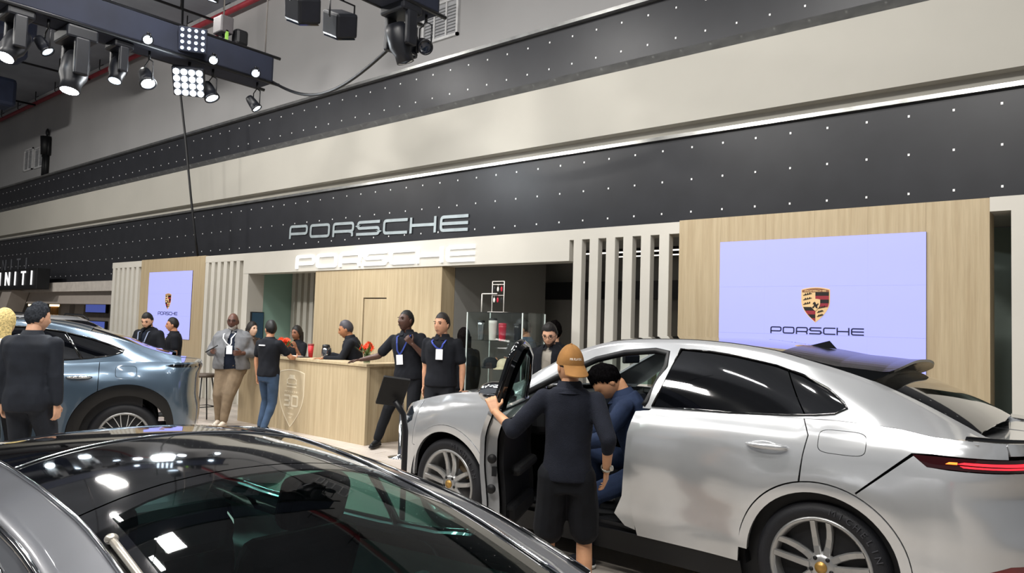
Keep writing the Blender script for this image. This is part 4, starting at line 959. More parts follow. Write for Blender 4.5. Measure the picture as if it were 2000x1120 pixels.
    for sd in (-1, 1):
        mx, mz = o['mirror']; w_ = float(c.W(mx, mz-.08))
        mb = MB().ell((mx, sd*(w_+.12), mz), (.08, .12, .07), 16, 10); mb.tube([(mx-.02, sd*(w_-.04), mz-.06), (mx, sd*(w_+.06), mz-.02)], .025, 8); mb.build('mirror', m_, P)
        for hx_ in o.get('handles', []):
            w_ = float(c.W(hx_, o['hdz'])); pts = [(hx_-.12+.24*i/8, sd*(w_+.008+.02*math.sin(PI*i/8)**.6), o['hdz']) for i in range(9)]
            MB().tube(pts, [.008, .013, .016, .016, .016, .016, .016, .014, .009], 8).build('door_handle', M_chrome, P)

# slate blue electric SUV
MAC = Car(z0=.30, ref=(0, 0, .9), shelf=.985, bulge=.02, nF=2.4, nR=2.5,
 wmax=tab((-2.0, .92), (-1.45, .965), (-.7, .945), (.2, .945), (1.0, .96), (1.45, .975), (1.85, .955)),
 prof=tab((-.3, .90), (0, .945), (.25, .97), (.5, .99), (.7, 1.0), (.85, .975), (1.0, .915), (1.2, .86)),
 flares=[(-1.45, .39, .5, .016), (1.43, .39, .52, .02)],
 zb=tab((-2.05, .92), (-1.5, 1.04), (-1.1, 1.09), (-.5, 1.11), (.3, 1.13), (.9, 1.155), (1.4, 1.18), (1.8, 1.175), (2.0, 1.165)),
 xaF=-1.98, xaR=1.84, xeF=tab((.2, -2.36), (.6, -2.42), (.9, -2.34), (1.1, -2.2)), xeR=tab((.2, 2.12), (.45, 2.22), (.62, 2.23), (.8, 2.2), (1.0, 2.2), (1.12, 2.24), (1.2, 2.2)), zend=(.84, 1.16),
 wr=tab((-1.3, .78), (-.8, .68), (-.3, .63), (.6, .62), (1.2, .64), (1.7, .70), (1.95, .74)),
 zr=tab((-1.32, 1.10), (-1.0, 1.28), (-.6, 1.47), (-.2, 1.57), (.2, 1.605), (.5, 1.60), (.78, 1.555), (1.0, 1.505), (1.22, 1.455), (1.4, 1.40), (1.58, 1.335), (1.75, 1.28), (1.97, 1.225)),
 zc=tab((-1.32, 1.13), (-1.0, 1.32), (-.6, 1.51), (-.2, 1.60), (.2, 1.63), (.5, 1.625), (.8, 1.59), (1.1, 1.52), (1.4, 1.43), (1.7, 1.31), (1.97, 1.235)),
 zh=tab((-2.4, .80), (-2.1, .95), (-1.6, 1.08), (-1.2, 1.13), (0, 1.13), (1.5, 1.19), (2.0, 1.185), (2.2, 1.17)))
ANG = R(66); P0 = Vector((-8.38, 3.55, 0)); mac = empty('slate_blue_suv', (0, 0, 0), ANG, label='slate blue SUV with black wheel arch cladding and thin spoke wheels', cat='car')
mac.location = P0-Vector((1.43*math.cos(ANG)+.93*math.sin(ANG), 1.43*math.sin(ANG)-.93*math.cos(ANG), 0))
build_car(MAC, mac, M_slate, dict(hubs=(-1.45, 1.43), ra=.43, rt=.55, hz=.39, sill=.33, rad=.365, style='mesh', cuts=[-1.0, .05, 1.16], names=['front_door', 'rear_door'],
 dlo=[(-.98, 1.16), (-.6, 1.155), (.2, 1.165), (.8, 1.19), (1.05, 1.21), (1.25, 1.24), (1.37, 1.275), (1.385, 1.30), (1.26, 1.355), (1.06, 1.42), (.78, 1.49), (.5, 1.53), (.1, 1.545), (-.3, 1.50), (-.65, 1.39)],
 pillars=[(.02, 1.15, -.1, 1.54), (.99, 1.20, .82, 1.47)], cabin=(-1.28, 1.97), frame_in=1.06, sglass=M_tint, rglass=M_tint, roof=M_slate, roofsplit=[-.45, 1.05], clad=mat('arch_black', '08090b', .3, var=.1),
 tail=[(1.80, 1.135), (1.9, 1.115), (2.84, 1.115), (2.84, 1.15), (1.88, 1.150)], warm=True, fuel=(1.42, 1.07, .10, .06), handles=[-.05, .98], hdz=1.015, mirror=(-.75, 1.13), cab_in=(-1.1, 1.6), floor_z=.36, seats=[(-.1, -.38, .45, 1), (-.1, .38, .45, 1)]))
# white SUV half hidden behind it
WHT = Car(**{**MAC.__dict__})
wh = empty('white_suv', (-19.25, 6.15, 0), R(6), label='white SUV with black side windows parked behind the slate blue SUV', cat='car')
build_car(WHT, wh, M_wpaint, dict(hubs=(-1.45, 1.43), ra=.43, rt=.55, hz=.39, sill=.33, rad=.365, style='double', cuts=[-1.0, .05, 1.16], names=['front_door', 'rear_door'],
 dlo=[(-.98, 1.16), (-.6, 1.155), (.2, 1.165), (.8, 1.19), (1.05, 1.21), (1.25, 1.24), (1.37, 1.275), (1.385, 1.30), (1.26, 1.355), (1.06, 1.42), (.78, 1.49), (.5, 1.53), (.1, 1.545), (-.3, 1.50), (-.65, 1.39)],
 pillars=[(.02, 1.15, -.1, 1.54)], cabin=(-1.28, 1.97), frame_in=1.06, sglass=M_tint, rglass=M_tint, roof=M_wpaint, roofsplit=[-.45, 1.05], clad=M_trim, tail=[(1.80, 1.135), (1.9, 1.115), (2.84, 1.115), (2.84, 1.15), (1.88, 1.150)], mirror=(-.75, 1.13), cab_in=(-1.1, 1.6), floor_z=.36))
for sd in (-1, 1): MB().tube([(-.2, sd*.60, 1.60), (-.1, sd*.60, 1.66), (.7, sd*.60, 1.645), (.95, sd*.61, 1.55)], .02, 8).build('roof_rail', M_dk, wh)

# graphite coupe in front
CPE = Car(z0=.24, ref=(-2.3, 0, .75), shelf=.97, bulge=.012, nF=2.2, nR=2.4,
 wmax=tab((-4.4, .86), (-3.8, .91), (-3.0, .90), (-2.2, .905), (-1.35, .945), (-.8, .92), (-.5, .89)),
 prof=tab((-.3, .90), (0, .93), (.3, .965), (.6, 1.0), (.8, .985), (.92, .93), (1.0, .84), (1.2, .76)),
 flares=[(-3.78, .35, .42, .02), (-1.33, .35, .42, .022)],
 zb=tab((-4.5, .70), (-4.0, .86), (-3.5, .88), (-3.0, .88), (-2.4, .90), (-1.8, .925), (-1.4, .935), (-1.0, .90), (-.65, .85), (-.5, .82)),
 xaF=-4.35, xaR=-.62, xeF=tab((.15, -4.72), (.5, -4.78), (.75, -4.68), (.95, -4.5)), xeR=tab((.15, -.34), (.45, -.22), (.7, -.24), (.85, -.22), (1.0, -.3)), zend=(.62, .80),
 wr=tab((-3.85, .76), (-3.4, .66), (-3.0, .605), (-2.5, .578), (-1.95, .578), (-1.6, .60), (-1.3, .62), (-1.0, .65), (-.8, .68)),
 zr=tab((-3.88, .90), (-3.5, 1.06), (-3.1, 1.175), (-2.8, 1.218), (-2.56, 1.23), (-2.26, 1.215), (-1.95, 1.185), (-1.75, 1.155), (-1.56, 1.115), (-1.33, 1.045), (-1.1, .965), (-.8, .885)),
 zc=tab((-3.88, .94), (-3.5, 1.11), (-3.1, 1.24), (-2.8, 1.287), (-2.5, 1.30), (-2.26, 1.288), (-1.95, 1.248), (-1.7, 1.195), (-1.45, 1.125), (-1.2, 1.04), (-1.0, .965), (-.8, .905)),
 zh=tab((-4.8, .60), (-4.5, .76), (-4.1, .88), (-3.8, .92), (-2, .94), (-.9, .91), (-.5, .86), (-.2, .80)))
M_lite = mat('light_cabin_leather', 'b9cbc8', .6, var=.05)
cp = empty('graphite_coupe', (0, 1.185, 0), 0, label='graphite grey coupe with black glass roof and see-through rear window', cat='car')
build_car(CPE, cp, M_graph, dict(hubs=(-3.78, -1.33), ra=.36, rt=.365, hz=.34, sill=.26, rad=.34, style='double', cuts=[-3.35, -2.05], names=['door'],
 dlo=[(-3.30, .93), (-3.0, .925), (-2.6, .93), (-2.2, .945), (-1.9, .965), (-1.72, .995), (-1.66, 1.03), (-1.72, 1.075), (-1.9, 1.125), (-2.2, 1.165), (-2.6, 1.185), (-2.85, 1.17), (-3.1, 1.08)],
 pillars=[(-2.12, .95, -2.16, 1.16)], cabin=(-3.85, -.82), frame_in=1.20, sglass=G_tintc, rglass=glass_mat('rear_glass_green', '9ccdc8', spec_f=1.5), roof=M_gblk, roofsplit=[-3.0, -2.40, -1.94], bow=-.07, frit=.10,
 tail=[(-.55, .80), (-.45, .77), (.38, .77), (.38, .80), (-.5, .815)], handles=[-2.25], hdz=.80, mirror=(-3.42, .90), cab_in=(-3.5, -1.25), floor_z=.30, lining=M_lite,
 seats=[(-2.55, -.36, .32, .95), (-2.55, .36, .32, .95), (-1.85, -.30, .42, .62), (-1.85, .30, .42, .62)], wheel_in=(-3.15, -.36, .82)))
# bright mouldings along the glass roof and across its seam
for sd in (-1, 1):
    xs = np.linspace(-3.3, -1.2, 30); q = CPE.G(xs, np.full(30, 1.195))
    MB().tube([(a, sd*b, z+.004) for a, b, z in q], .006, 6).build('roof_moulding', M_chrome, cp)
    xs = np.linspace(-3.3, -1.2, 30); q = CPE.G(xs, np.full(30, .96))
    MB().tube([(a, sd*(b+.003), z) for a, b, z in q], .010, 6).build('drip_rail', M_gblk, cp)
q = [CPE.G(-2.40-.07*(1-(1-abs(u))**2*0-(abs(u-0))**2), 2-abs(u)*.80) for u in np.linspace(-1, 1, 31)]
MB().tube([(a, (1 if u > 0 else -1)*b, z+.002) for (a, b, z), u in zip(q, np.linspace(-1, 1, 31))], .004, 6).build('roof_seam_trim', M_chrome, cp)
mb = MB(); q = [CPE.G(x, 1.23) for x in np.linspace(-1.76, -1.25, 8)]
mb.tube([(a, -b, z+.012) for a, b, z in q], .009, 8); mb.ell((q[0][0], -q[0][1], q[0][2]+.013), (.016, .015, .012)); mb.build('window_strut', mat('strut_silver', 'b3aea4', .3, metal=.6), cp)
# ================================================================== people
def V3(*a): return Vector(a)
def caps(mb, p0, p1, r0, r1, n=12):
    p0, p1 = Vector(p0), Vector(p1); d = (p1-p0).normalized()
    mb.tube([p0-d*r0*.95, p0-d*r0*.65, p0-d*r0*.2, p0.lerp(p1, .5), p1+d*r1*.2, p1+d*r1*.65, p1+d*r1*.95], [r0*.3, r0*.76, r0*.98, (r0+r1)/2, r1*.98, r1*.76, r1*.3], n)
def remesh(mb, voxel, smooth=4, noise=0., nscale=18., seed=0):
    me = bpy.data.meshes.new('tmp'); me.from_pydata([tuple(v) for v in mb.v], [], mb.f); me.update()
    o = bpy.data.objects.new('tmp', me); COL.objects.link(o)
    m = o.modifiers.new('r', 'REMESH'); m.mode = 'VOXEL'; m.voxel_size = voxel; m.use_smooth_shade = True
    if smooth: s = o.modifiers.new('s', 'SMOOTH'); s.factor = .5; s.iterations = smooth
    dg = bpy.context.evaluated_depsgraph_get(); dg.update(); r = bpy.data.meshes.new_from_object(o.evaluated_get(dg))
    bpy.data.objects.remove(o); bpy.data.meshes.remove(me)
    n = len(r.vertices); co = np.zeros(n*3); r.vertices.foreach_get('co', co); co = co.reshape(-1, 3)
    if noise:
        nr = np.zeros(n*3); r.vertices.foreach_get('normal', nr); nr = nr.reshape(-1, 3); g = np.random.default_rng(seed); d = np.zeros(n)
        for i in range(7):
            k = g.normal(size=3)*nscale*(1+.25*i); k[2] *= .55; d += np.sin(co@k+g.uniform(0, 6.28)+1.5*np.sin(co@(k[::-1]*.4)))/(1+.3*i)
        co = co+nr*(noise*d)[:, None]/2.2
    F = [tuple(p.vertices) for p in r.polygons]; bpy.data.meshes.remove(r)
    return co, F
def joinmesh(name, parts, mats, parent, cut=None):
    V = []; F = []; mi = []
    for co, f, m_ in parts:
        o = len(V); V += [tuple(map(float, c)) for c in co]; F += [tuple(i+o for i in q) for q in f]; mi += [m_]*len(f)
    me = bpy.data.meshes.new(name); me.from_pydata(V, [], F); me.update()
    for m in mats: me.materials.append(m)
    me.polygons.foreach_set('material_index', mi); me.polygons.foreach_set('use_smooth', [True]*len(F))
    o = bpy.data.objects.new(name, me); COL.objects.link(o); o.parent = parent; return o
HN, HM = 44, 34
def head_grid(scale=1., fat=0.):
    a = np.linspace(0, 2*PI, HN, endpoint=False); p = np.linspace(0.001, PI-.001, HM)
    A, Pp = np.meshgrid(a, p); x = .073*np.sin(Pp)*np.sin(A); y = -.093*np.sin(Pp)*np.cos(A); z = .118*np.cos(Pp)
    low = np.clip(-z/.118, 0, 1); x *= 1-(.30-fat)*low**1.6
    back = np.clip(y/.093, 0, 1); y -= back*low*.030; frt = np.clip(-y/.093, 0, 1)
    y -= frt*.010*low
    g = lambda u, s: np.exp(-(u/s)**2)
    ff = (y < 0)
    y -= ff*(.021*g(x, .0125)*g(z+.020, .020)+.010*g(x, .010)*g(z-.008, .022))
    y -= ff*.005*g(z-.032, .011)*g(x, .05)
    y += ff*.008*g(np.abs(x)-.031, .016)*g(z-.013, .013)
    y -= ff*.006*g(x, .022)*g(z+.054, .011); y += ff*.004*g(x, .03)*g(z+.072, .008)
    y -= ff*.008*g(x, .026)*g(z+.096, .02)
    return np.stack([x, y, z], -1)*scale
def grid_faces(mask=None):
    F = []
    for i in range(HM-1):
        for k in range(HN):
            q = (i*HN+k, (i+1)*HN+k, (i+1)*HN+(k+1) % HN, i*HN+(k+1) % HN)
            if mask is None or all(mask.flat[j] for j in q): F.append(q)
    return F
SKIN = {}
def skin(c): return mat('skin_'+c, c, .5, var=.05, scale=25)
M_eye = mat('eye_dark', '120d0b', .2); M_brow = {}
def fabric(name, c, rough=.85, bump=.25, bs=180): return mat('cloth_'+name, c, rough, var=.10, scale=9, bump=bump, bscale=bs, spec=.25)

def hand(mb, wr, d, n, k=1., curl=30., spread=6., thumb_sgn=1):
    """palm and five fingers; d along the forearm, n out of the palm"""
    d = d.normalized(); n = (n-d*n.dot(d)).normalized(); s = d.cross(n).normalized()*thumb_sgn     # towards the thumb
    pc = wr+d*.045*k
    for j in range(4):
        off = s*(.030-.020*j)*k; caps(mb, wr+off*.6, wr+d*.085*k+off, .014*k, .011*k, 8)
    for j, L in enumerate((.072, .080, .075, .060)):
        base = wr+d*.088*k+s*(.030-.020*j)*k; dd = d.copy(); ang = 0; p = base
        for i, (f, r0, r1) in enumerate(((.45, .0095, .009), (.32, .009, .008), (.23, .008, .0065))):
            ang += R(curl*(.7 if i == 0 else 1.0)); side = s*math.sin(R(spread))*(1.2-.8*j)
            v = (d*math.cos(ang)+n*math.sin(ang)+side*math.cos(ang)).normalized(); q = p+v*L*f*k; caps(mb, p, q, r0*k, r1*k, 8); p = q
    p = wr+d*.030*k+s*.030*k; v = (d*.55+s*.75+n*.30).normalized(); q = p+v*.042*k; caps(mb, p, q, .013*k, .0105*k, 8)
    v2 = (d*.80+s*.35+n*.45).normalized(); caps(mb, q, q+v2*.036*k, .0105*k, .0085*k, 8)

def person(label, loc, h, alpha, o, group=None):
    """faces local -Y; alpha = 0 looks at the aisle camera's side, -90 along the stand to the left"""
    k = h/1.75; t = empty('person', (loc[0], loc[1], o.get('z', 0)), R(39.8+alpha), label=label, cat='person', group=group)
    g = o.get('girth', 1.); bel = o.get('belly', 0.); vox = o.get('vox', .013); sd = sum(map(ord, label)) % 997
    hipz = .93*k; lean = R(o.get('lean', 0)); tw = R(o.get('twist', 0)); ls = R(o.get('tilt', 0)); hs = Vector(o.get('hips', (0, 0, 0)))
    U = Matrix.Translation(hs) @ Matrix.Translation((0, 0, hipz)) @ Matrix.Rotation(tw, 4, 'Z') @ Matrix.Rotation(lean, 4, 'X') @ Matrix.Rotation(ls, 4, 'Y') @ Matrix.Translation((0, 0, -hipz))
    def up(x, y, z): return U @ Vector((x*k, y*k, z*k))
    shw = .185*(.9+.1*g)*o.get('shoulders', 1.)
    def torso(mb, infl, z0, z1, n=20, top=True):
        rings = [(.80, .150, .105, 0), (.88, .168, .118, 0), (.96, .165, .118, 0), (1.04, .150, .108, -bel*.4), (1.12, .147, .106, -bel*.6), (1.22, .158, .114, -bel*.3), (1.32, .172, .120, 0), (1.39, .170, .110, .004), (1.435, .138, .092, .008), (1.475, .098, .074, .012), (1.50, .072, .064, .010), (1.525, .060, .058, .004)]
        rs = [r for r in rings if z0-.001 <= r[0] <= z1+.001]; vs = []
        for (z, rx, ry, oy) in rs:
            gg = g if z < 1.42 else 1+(g-1)*.4; bb = bel if .9 < z < 1.3 else 0
            for i in range(n):
                a = 2*PI*i/n; ex = (rx*gg*(shw/.185 if z > 1.28 else 1)+infl); ey = ry*gg+infl+bb*.55
                vs.append(up(ex*math.copysign(abs(math.cos(a))**.85, math.cos(a)), oy+ey*math.copysign(abs(math.sin(a))**.9, math.sin(a)), z))
        m_ = len(rs); fs = [(i*n+q, i*n+(q+1) % n, (i+1)*n+(q+1) % n, (i+1)*n+q) for i in range(m_-1) for q in range(n)]+[tuple(range(n))[::-1], tuple(range((m_-1)*n, m_*n))]
        mb.add(vs, fs)
    # arms: shoulder, elbow, wrist in body space
    A = {}
    for s, key, dft in ((1, 'armL', ((.12, .03, -1), (.03, -.25, -1))), (-1, 'armR', ((-.12, .03, -1), (-.03, -.25, -1)))):
        ud, fd = o.get(key, dft); sh = up(s*shw, .004, 1.395); ud = Vector(ud).normalized(); fd = Vector(fd).normalized()
        if not o.get('arm_world'): pass
        el = sh+ud*.285*k; wr = el+fd*.245*k
        rk = 'reachL' if s > 0 else 'reachR'
        if rk in o:                                  # reach for a point in the room
            tgt, hint = o[rk]; a0 = -R(39.8+alpha); q = Vector(tgt)-t.location; tl = Vector((q.x*math.cos(a0)-q.y*math.sin(a0), q.x*math.sin(a0)+q.y*math.cos(a0), q.z))
            L1, L2 = .285*k, .245*k; d = tl-sh; D = min(d.length, L1+L2-.004); dn = d.normalized(); a_ = (L1*L1-L2*L2+D*D)/(2*D); hh = math.sqrt(max(0, L1*L1-a_*a_)); hv = Vector(hint); hv = (hv-dn*hv.dot(dn)).normalized()
            el = sh+dn*a_+hv*hh; wr = sh+dn*D; fd = (wr-el).normalized()
        A[s] = (sh, el, wr, fd)
    Lg = {}
    for s, key in ((1, 'footL'), (-1, 'footR')):
        fx, fy = o.get(key, (s*.10, .0))[:2]; fz = o.get(key, (0, 0, 0))[2] if len(o.get(key, (0, 0))) > 2 else 0
        hip = Matrix.Translation(hs) @ Vector((s*.092*k, 0, .90*k)); ank = Vector((fx, fy, .085*k+fz)); L1, L2 = .43*k, .42*k
        d = ank-hip; D = min(d.length, L1+L2-.002); a_ = (L1*L1-L2*L2+D*D)/(2*D); hh = math.sqrt(max(0, L1*L1-a_*a_)); dn = d.normalized(); fw = Vector(o.get('knee', (0, -1, 0))); fw = (fw-dn*fw.dot(dn)).normalized()
        kn = hip+dn*a_+fw*hh; ank = hip+dn*D; Lg[s] = (hip, kn, ank)
    for s, key in ((1, 'wfootL'), (-1, 'wfootR')):
        if key in o:
            a0 = -R(39.8+alpha); q = Vector(o[key])-t.location; an = Vector((q.x*math.cos(a0)-q.y*math.sin(a0), q.x*math.sin(a0)+q.y*math.cos(a0), q.z+.085*k)); hip = Lg[s][0]; L1, L2 = .43*k, .42*k; d = an-hip; D = min(d.length, L1+L2-.002); a_ = (L1*L1-L2*L2+D*D)/(2*D); hh = math.sqrt(max(0, L1*L1-a_*a_)); dn = d.normalized(); fw = Vector((0, -1, .4)); fw = (fw-dn*fw.dot(dn)).normalized(); Lg[s] = (hip, hip+dn*a_+fw*hh, hip+dn*D)
    # body
    mb = MB(); torso(mb, -.020, .80, 1.525); full = o.get('legs', True)
    nk = up(0, .0, 1.50); hd = U @ Vector((0, -.012*k, (1.536-o.get('drop', 0))*k))
    caps(mb, up(0, .012, 1.44), hd+Vector((0, 0, .02)), .066*k*(.7+.3*g), .058*k*(.7+.3*g))
    for s in (1, -1):
        sh, el, wr, fd = A[s]; caps(mb, sh, el, .050*k*(.6+.4*g), .040*k*(.6+.4*g)); caps(mb, el, el.lerp(wr, .35), .040*k*(.6+.4*g), .039*k*(.6+.4*g)); caps(mb, el.lerp(wr, .35), wr, .039*k*(.6+.4*g), .026*k)
        if full:
            hip, kn, an = Lg[s]; caps(mb, hip, kn, .080*k*g, .055*k); caps(mb, kn, kn.lerp(an, .35), .052*k, .055*k); caps(mb, kn.lerp(an, .35), an, .055*k, .036*k)
    parts = [(*remesh(mb, max(vox, .010), 3), 0)]
    hb = MB()
    for s, key in ((1, 'handL'), (-1, 'handR')):
        sh, el, wr, fd = A[s]; hv = o.get(key, {}); n = Vector(hv.get('n', (-s*1., -.2, 0))); d = Vector(hv.get('d', fd)); hand(hb, wr, d, n, k*1.0, hv.get('curl', 28), hv.get('spread', 6), hv.get('thumb', s if False else 1)*(1 if (d.cross(n)).dot(Vector((0, -1, .3))) > 0 else -1))
    parts.append((*remesh(hb, .0052 if vox < .012 else .0062, 2), 0))
    hy, hp, hr = [R(a) for a in o.get('head', (0, 0, 0))]
    HMx = U.copy(); HMx.translation = (0, 0, 0)
    base = Matrix.Identity(4) if o.get('head_free', True) else HMx
    HT = Matrix.Translation(hd+Vector((0, 0, 0))) @ base @ Matrix.Rotation(hy+tw, 4, 'Z') @ Matrix.Rotation(hp, 4, 'X') @ Matrix.Rotation(hr, 4, 'Y') @ Matrix.Translation((0, -.014, .084*k)) @ Matrix.Scale(k*o.get('hsize', 1.0)*1.13, 4)
    HG = head_grid(fat=o.get('fat', 0)); co = [HT @ Vector(v) for v in HG.reshape(-1, 3)]; parts.append((co, grid_faces(), 0))
    eb = MB()
    for s in (-1, 1): eb.ell((s*.071, .010, -.004), (.010, .018, .030), 10, 8)
    parts.append(([HT @ Vector(v) for v in eb.v], eb.f, 0))
    sk = skin(o['skin']); joinmesh('body', parts, [sk], t)
    if o.get('face', True):
        for s in (-1, 1):
            e = MB().ell((s*.031, -.0795, .013), (.0125, .006, .0055), 10, 6); joinmesh('eye', [([HT @ Vector(v) for v in e.v], e.f, 0)], [M_eye], t)
            if o.get('brow', True): b_ = MB().box((s*.031-.017, -.0905, .031), (s*.031+.017, -.080, .0365)); joinmesh('eyebrow', [([HT @ Vector(v) for v in b_.v], b_.f, 0)], [mat('hair_'+o.get('hair', ('short', '14110f'))[1], o.get('hair', ('short', '14110f'))[1], .6)], t)
        b_ = MB().ell((0, -.0955, -.0545), (.021, .006, .0045), 12, 6); joinmesh('mouth', [([HT @ Vector(v) for v in b_.v], b_.f, 0)], [mat('lips_'+o['skin'], tuple(c*.72 for c in [int(o['skin'][i:i+2], 16)/255 for i in (0, 2, 4)]), .5)], t)
    # hair
    def hairmesh(name, mask, sc, off, m_, noise=0., tz=None):
        tp = np.ones(HG.shape[:2]) if tz is None else np.clip(tz/.045, 0, 1)**.7
        P = HG*(1.008+(sc-1.008)*tp)[..., None]+np.array(off)*tp[..., None]
        if noise:
            gq = np.random.default_rng(sd); nn = np.zeros(P.shape[:2])
            for i in range(5): kk = gq.normal(size=3)*95; nn += np.sin(P@kk+gq.uniform(0, 6))
            P = P*(1+noise*tp*nn/3)[..., None]
        f = grid_faces(mask); used = sorted({i for q in f for i in q}); mp = {v: i for i, v in enumerate(used)}; fl = P.reshape(-1, 3)
        return joinmesh(name, [([HT @ Vector(fl[i]) for i in used], [tuple(mp[i] for i in q) for q in f], 0)], [m_], t)
    X, Y, Z = HG[..., 0], HG[..., 1], HG[..., 2]; ang = np.abs(np.arctan2(X, -Y))
    st, hc = o.get('hair', ('short', '14110f')); hm = mat('hair_'+hc, hc, .7, var=.25, scale=60, bump=.5, bscale=220, spec=.0)
    if st != 'bald' and st != 'none':
        thr = np.interp(ang, [0, .55, 1.0, 1.35, 1.9, PI], [.066, .062, .048, .004, -.040, -.070])
        if st == 'long': thr = np.interp(ang, [0, .5, 1.0, 1.5, PI], [.066, .055, .0, -.09, -.10])
        sc = dict(short=1.115, buzz=1.04, full=1.19, curly=1.16, long=1.13)[st]
        hairmesh('hair', Z > thr, sc, (0, .003, .006), hm, .05 if st == 'curly' else .035 if st == 'full' else .012, Z-thr)
        if st == 'long':
            mb = MB(); ln = o.get('hairlen', .24); vs = []; n = 14
            for i in range(8):
                u = i/7; z = .02-u*ln; w_ = .084*(1+.12*math.sin(u*PI))*(1-.25*u); dp = .060*(1-.2*u)
                for j in range(n): a_ = 2*PI*j/n; vs.append(HT @ Vector((w_*math.cos(a_)*1.02, .045+.012*u+dp*math.sin(a_), z)))
            mb.add(vs, [(i*n+j, i*n+(j+1) % n, (i+1)*n+(j+1) % n, (i+1)*n+j) for i in range(7) for j in range(n)]+[tuple(range(7*n, 8*n))], smooth=True); mb.build('hair_length', hm, t)
    if o.get('beard'):
        hairmesh('beard', (Z < np.interp(ang, [0, .25, .5, 1.0, 1.4], [-.062, -.058, -.035, -.03, -.02])) & (ang < 1.5) & (Y < .02), 1.045, (0, -.001, -.003), mat('beard_'+o['beard'], o['beard'], .8, var=.2, scale=60))
    if o.get('glasses'):
        mb = MB()
        for s in (-1, 1): mb.tube([HT @ Vector((s*.032+.023*math.cos(2*PI*i/12), -.098, .012+.017*math.sin(2*PI*i/12))) for i in range(13)], .0022, 5); mb.tube([HT @ Vector((s*.055, -.096, .016)), HT @ Vector((s*.078, -.05, .014)), HT @ Vector((s*.078, .01, .010))], .0022, 5)
        mb.tube([HT @ Vector((-.010, -.100, .014)), HT @ Vector((.010, -.100, .014))], .0022, 5); mb.build('glasses', M_black, t)
    if o.get('scollar'):
        mb = MB(); vs = []; n = 18
        for z, r in ((1.46, .085), (1.495, .072), (1.508, .070), (1.508, .064), (1.46, .07)):
            for i in range(n): a = 2*PI*i/n; vs.append(up(r*math.cos(a), .008+r*.95*math.sin(a), z))
        mb.add(vs, [(i*n+q, i*n+(q+1) % n, (i+1)*n+(q+1) % n, (i+1)*n+q) for i in range(4) for q in range(n)], smooth=True); mb.build('shirt_collar', o['scollar'], t)
    # clothes
    sh_ = o['top']; sleeve = sh_.get('sleeve', .55); infl = sh_.get('fit', .018); mb = MB(); torso(mb, infl, sh_.get('hem', .88), 1.475 if not sh_.get('open') else 1.50)
    for s in (1, -1):
        sh, el, wr, fd = A[s]; ar = .060*k*(.5+.5*g)+infl*.4
        p_in = up(s*shw*.62, .004, 1.365); caps(mb, p_in, sh, .072*k, ar*.96)
        if sleeve <= 1: caps(mb, sh, sh.lerp(el, sleeve), ar, ar*.97)
        else: caps(mb, sh, el, ar, ar*.88); caps(mb, el, el.lerp(wr, min(.96, sleeve-1)), ar*.88, ar*.66)
    if sh_.get('collar', .012):
        cr = sh_.get('collar', .012); vs = []; n = 22; cb = MB(); ga = R(9 if cr < .04 else 0)
        for z, r in ((1.452, .104), (1.478+cr*.3, .086), (1.492+cr, .074), (1.494+cr, .070), (1.488+cr, .078), (1.470, .094), (1.440, .122)):
            for i in range(n+1): a = -PI/2+ga+(2*PI-2*ga)*i/n; vs.append(up(r*(.72+.28*min(g, 1.15))*math.cos(a), .006+r*.96*math.sin(a)-(.012 if z < 1.45 else 0)*(1 if math.sin(a) < 0 else 0), z))
        cb.add(vs, [(i*(n+1)+q, i*(n+1)+q+1, (i+1)*(n+1)+q+1, (i+1)*(n+1)+q) for i in range(6) for q in range(n)], smooth=True); cb.build('collar', sh_['m'], t)
    co, F = remesh(mb, vox, 4, sh_.get('wr', .004), 16, sd)
    if sh_.get('open'):
        Ui = (U.inverted()); loc_ = np.array([tuple(Ui @ Vector(c)) for c in co]); w0, w1 = sh_['open']
        zr = np.clip((loc_[:, 2]/k-.88)/.56, 0, 1); hide = (np.abs(loc_[:, 0]-sh_.get('ox', 0)) < (w0+(w1-w0)*zr)*k) & (loc_[:, 1] < 0)
        F = [f for f in F if not all(hide[i] for i in f)]
    joinmesh(sh_.get('name', 'shirt'), [(co, F, 0)], [sh_['m']], t)
    if 'under' in o:
        mb = MB(); torso(mb, .006, .86, 1.475); joinmesh('undershirt', [(*remesh(mb, vox, 3, .003, 16, sd+1), 0)], [o['under']], t)
    if full:
        pt = o['legsw']; mb = MB(); torso(mb, .002, .80, 1.0)
        for s in (1, -1):
            hip, kn, an = Lg[s]; lr = pt.get('fit', 1.)
            if pt.get('short'): e = hip.lerp(kn, pt['short']); caps(mb, hip, e, .105*k*g*lr, .098*k*lr*(.6+.4*g))
            else: caps(mb, hip, kn, .100*k*g*lr, .074*k*lr*(.5+.5*g)); caps(mb, kn, an.lerp(kn, .05), .074*k*lr*(.5+.5*g), .056*k*lr)
        joinmesh('shorts' if pt.get('short') else 'trousers', [(*remesh(mb, vox, 4, .005, 15, sd+2), 0)], [pt['m']], t)
        fdv = Vector(o.get('footdir', (0, -1, 0))).normalized()
        for s in (1, -1):
            hip, kn, an = Lg[s]; b = Vector((an.x, an.y, an.z-.085*k)); sb = MB(); toe = b+fdv*.17*k; heel = b-fdv*.06*k
            caps(sb, heel+V3(0, 0, .040*k), b+fdv*.06*k+V3(0, 0, .045*k), .036*k, .042*k, 10); caps(sb, b+fdv*.06*k+V3(0, 0, .040*k), toe+V3(0, 0, .030*k), .042*k, .030*k, 10); caps(sb, b+V3(0, 0, .05*k), an+V3(0, 0, .01), .040*k, .042*k, 10)
            co, F = remesh(sb, .009, 2); co[:, 2] = np.maximum(co[:, 2], b.z+.004); sho = joinmesh('shoe', [(co, F, 0)], [o.get('shoe', M_black)], t)
